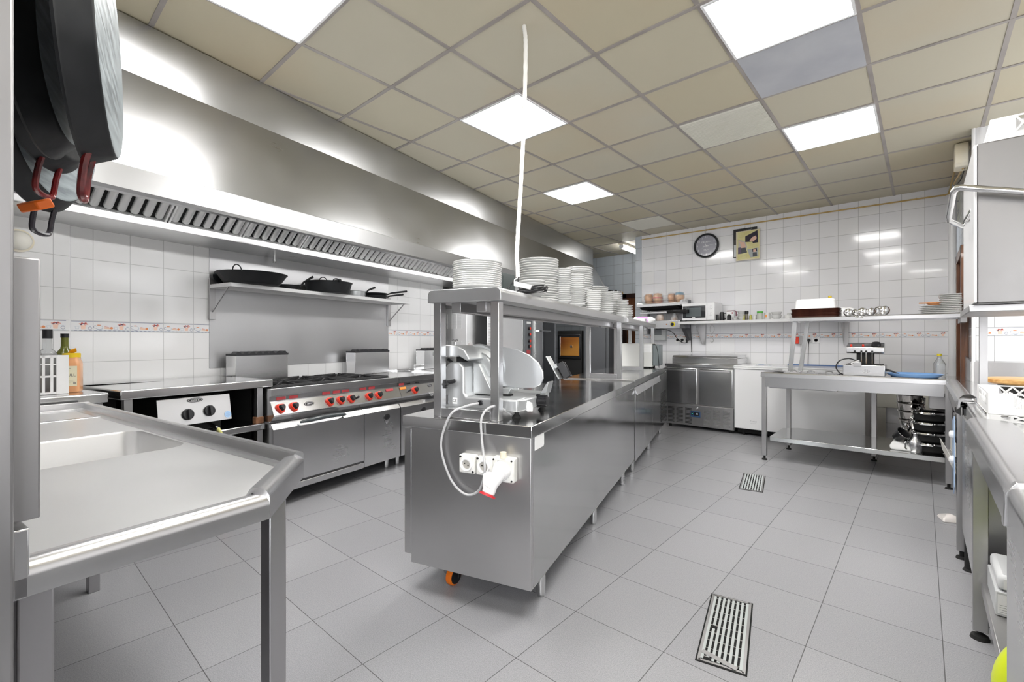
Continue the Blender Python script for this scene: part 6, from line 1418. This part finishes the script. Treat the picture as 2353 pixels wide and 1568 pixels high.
def rimprof(h0=.802, r=.024, top=.855): return [(0,h0),(0,top-r)]+[(r-r*math.cos(a),top-r+r*math.sin(a)) for a in (PI/8,PI/4,3*PI/8,PI/2)]+[(.045,top-.003),(.062,ZS+.001),(.062,ZS-.002),(.04,top-.012),(.012,top-r-.006),(.008,h0)]
d2 = Vector((-.23,.222)).normalized()
rim_seg((0,-.385),(0,0),(-1,0),rimprof(), mitre=(0,-.40))
rim_seg((0,0),(-.23,.222),(-d2.y,d2.x),rimprof(top=.868), mitre=(.40,-.40))
rim_seg((-.23,.222),(-L_,.222),(0,-1),[(0,.80),(0,.868),(.004,.874),(.018,.874),(.023,.870),(.028,.850),(.033,ZS+.006),(.062,ZS+.001),(.062,ZS-.002),(.03,ZS-.004),(.02,.80)],'rear_rim', mitre=(.40,0))
b = MB(); b.box(-L_,-L_+.03,-.385,.222,.80,.876); b.box(-L_+.03,-L_+.07,-.37,.19,ZS,ZS+.012); b.box(-1.80,-1.76,-.37,.19,ZS,ZS+.003); b.build('drainer_steps', STB, t, .002)
b = MB(); b.box(-L_,0,-.387,-.368,.80,.906); b.box(-L_,-.0,-.389,-.383,.80,.90); b.build('upstand', STB, t, .003)
for x, y in ((-.145,.055),(-.065,-.378),(-1.9,.15),(-1.9,-.37)):
    q = MB(); q.box(x,x+.042,y,y+.042,0,.803); q.build('leg', steel('steel_leg', (.45,.445,.46), (.25,.4), (20,20,1.5)), t, .003)
b = MB(); b.box(-1.28,-.75,-.33,.18,.55,ZS-.05) if False else None
q = thing('splash_panel', 'narrow steel panel standing above the sink table at the left edge', 'panel', SK, 0, 0, 0)
b = MB(); b.box(-1.6,-.0,-.388,-.356,.917,1.317); b.build('panel_box', STP, q, .003)
# rail with hooks and the hanging paella pans
t = thing('pan_rail', 'steel rail with hooks above the sink from which the black pans hang', 'rail', SK, 0, 0, 0)
b = MB(); b.cyl((-1.3,-.24,2.26),(-.12,-.24,2.26),.012,n=12); b.build('rail_bar', STB, t)
for x in (-1.2,-.2): b = MB(); b.cyl((x,-.24,2.26),(x,-.39,2.26),.010,n=10); b.build('rail_arm', STB, t)
for x, y, z in ((-.324,-.24,2.19),(-.50,-.26,2.18),(-.72,-.20,2.25),(-.92,-.17,2.25)): b = MB(); b.tube(smooth_path([(x,-.24,2.275),(x,-.225,2.27),(x,y,z),(x,y+.012,z-.012)],4),.004,6); b.build('hook', STB, t)
b = MB(); b.box(-2.5,.03,-1.5,-.389,2.45,CEIL); struct('wall_partition_top', b, ENA, SK)
def hang_pan(label, s, w_, z, yaw, tilt, R_, h, rb, hz, redtip=True, hrot=0.0, worn=True, hw=.028):
    t = thing('paella_pan', label, 'pan', SK, -w_, s, z, group='paella pans hanging over the sink')
    n = Vector((-math.sin(yaw)*math.cos(tilt), math.cos(yaw)*math.cos(tilt), math.sin(tilt)))   # from opening to base
    up = (Vector((0,0,1))-n*n.z).normalized(); sx = up.cross(n)
    M = Matrix((sx, up, n)).transposed().to_4x4()
    b = MB(); b.M = M
    b.lathe([(R_+.004,-.002),(R_+.005,.003),(R_,.006),(rb+.004,h-.004),(rb,h)],64,m=0); b.lathe([(rb,h),(rb-.006,h+.0005),(0,h+.0005)],64,m=1)
    b.lathe([(R_+.004,-.002),(R_-.002,.0),(rb-.002,h-.005),(0,h-.003)],64,m=0)
    b.build('pan_body', [PANM, PANW if worn else PANM], t, ang=50)
    hm = noisy('handle_paint_'+('a' if redtip else 'b'), (.05,.006,.008) if redtip else (.015,.012,.018), (.28,.02,.02) if redtip else (.03,.028,.035), .25, 9, coat=.3)
    for k, a in enumerate((-PI/2+hrot, PI/2+hrot)):
        c_, s_ = math.cos(a), math.sin(a); tx, ty = -s_, c_
        q = MB(); q.M = M
        pts = [(c_*(R_-.012)+tx*hw,s_*(R_-.012)+ty*hw,.012),(c_*(R_+.022)+tx*hw,s_*(R_+.022)+ty*hw,.004),(c_*(R_+hz*.85)+tx*hw*.95,s_*(R_+hz*.85)+ty*hw*.95,-.002),(c_*(R_+hz)+tx*hw*.5,s_*(R_+hz)+ty*hw*.5,-.002),
               (c_*(R_+hz)-tx*hw*.5,s_*(R_+hz)-ty*hw*.5,-.002),(c_*(R_+hz*.85)-tx*hw*.95,s_*(R_+hz*.85)-ty*hw*.95,-.002),(c_*(R_+.022)-tx*hw,s_*(R_+.022)-ty*hw,.004),(c_*(R_-.012)-tx*hw,s_*(R_-.012)-ty*hw,.012)]
        q.tube(smooth_path(pts,4),.0075,8); q.build('handle', hm, t)
    return t, M, R_
hang_pan('largest black paella pan hanging top left with its worn base outwards', -.24, .324, 1.843, -.366, .03, .26, .054, .237, .085, True, .02)
hang_pan('paella pan hanging just behind the largest one over the sink', -.26, .50, 1.87, -.45, .0, .24, .045, .205, .07, False, 1.4)
hang_pan('red-handled paella pan hanging third in the row over the sink', -.20, .79, 1.945, -.60, .0, .27, .045, .235, .08, True, .0, hw=.045, worn=False)
hang_pan('paella pan at the back of the hanging row, with a black handle', -.175, 1.0, 1.90, -.60, .0, .30, .045, .265, .075, False, .05, hw=.05)
b = MB(); b.M = Matrix.Rotation(.5,4,'X'); b.box(-.02,.055,-.002,.035,-.010,.012)
single('orange_tool', b, mat('orange_plastic', (.85,.16,.01), .4), 'orange plastic scraper sticking out below the hanging pans', 'scraper', SK, -.62, -.27, 1.515, rot=15, bevel=.004)
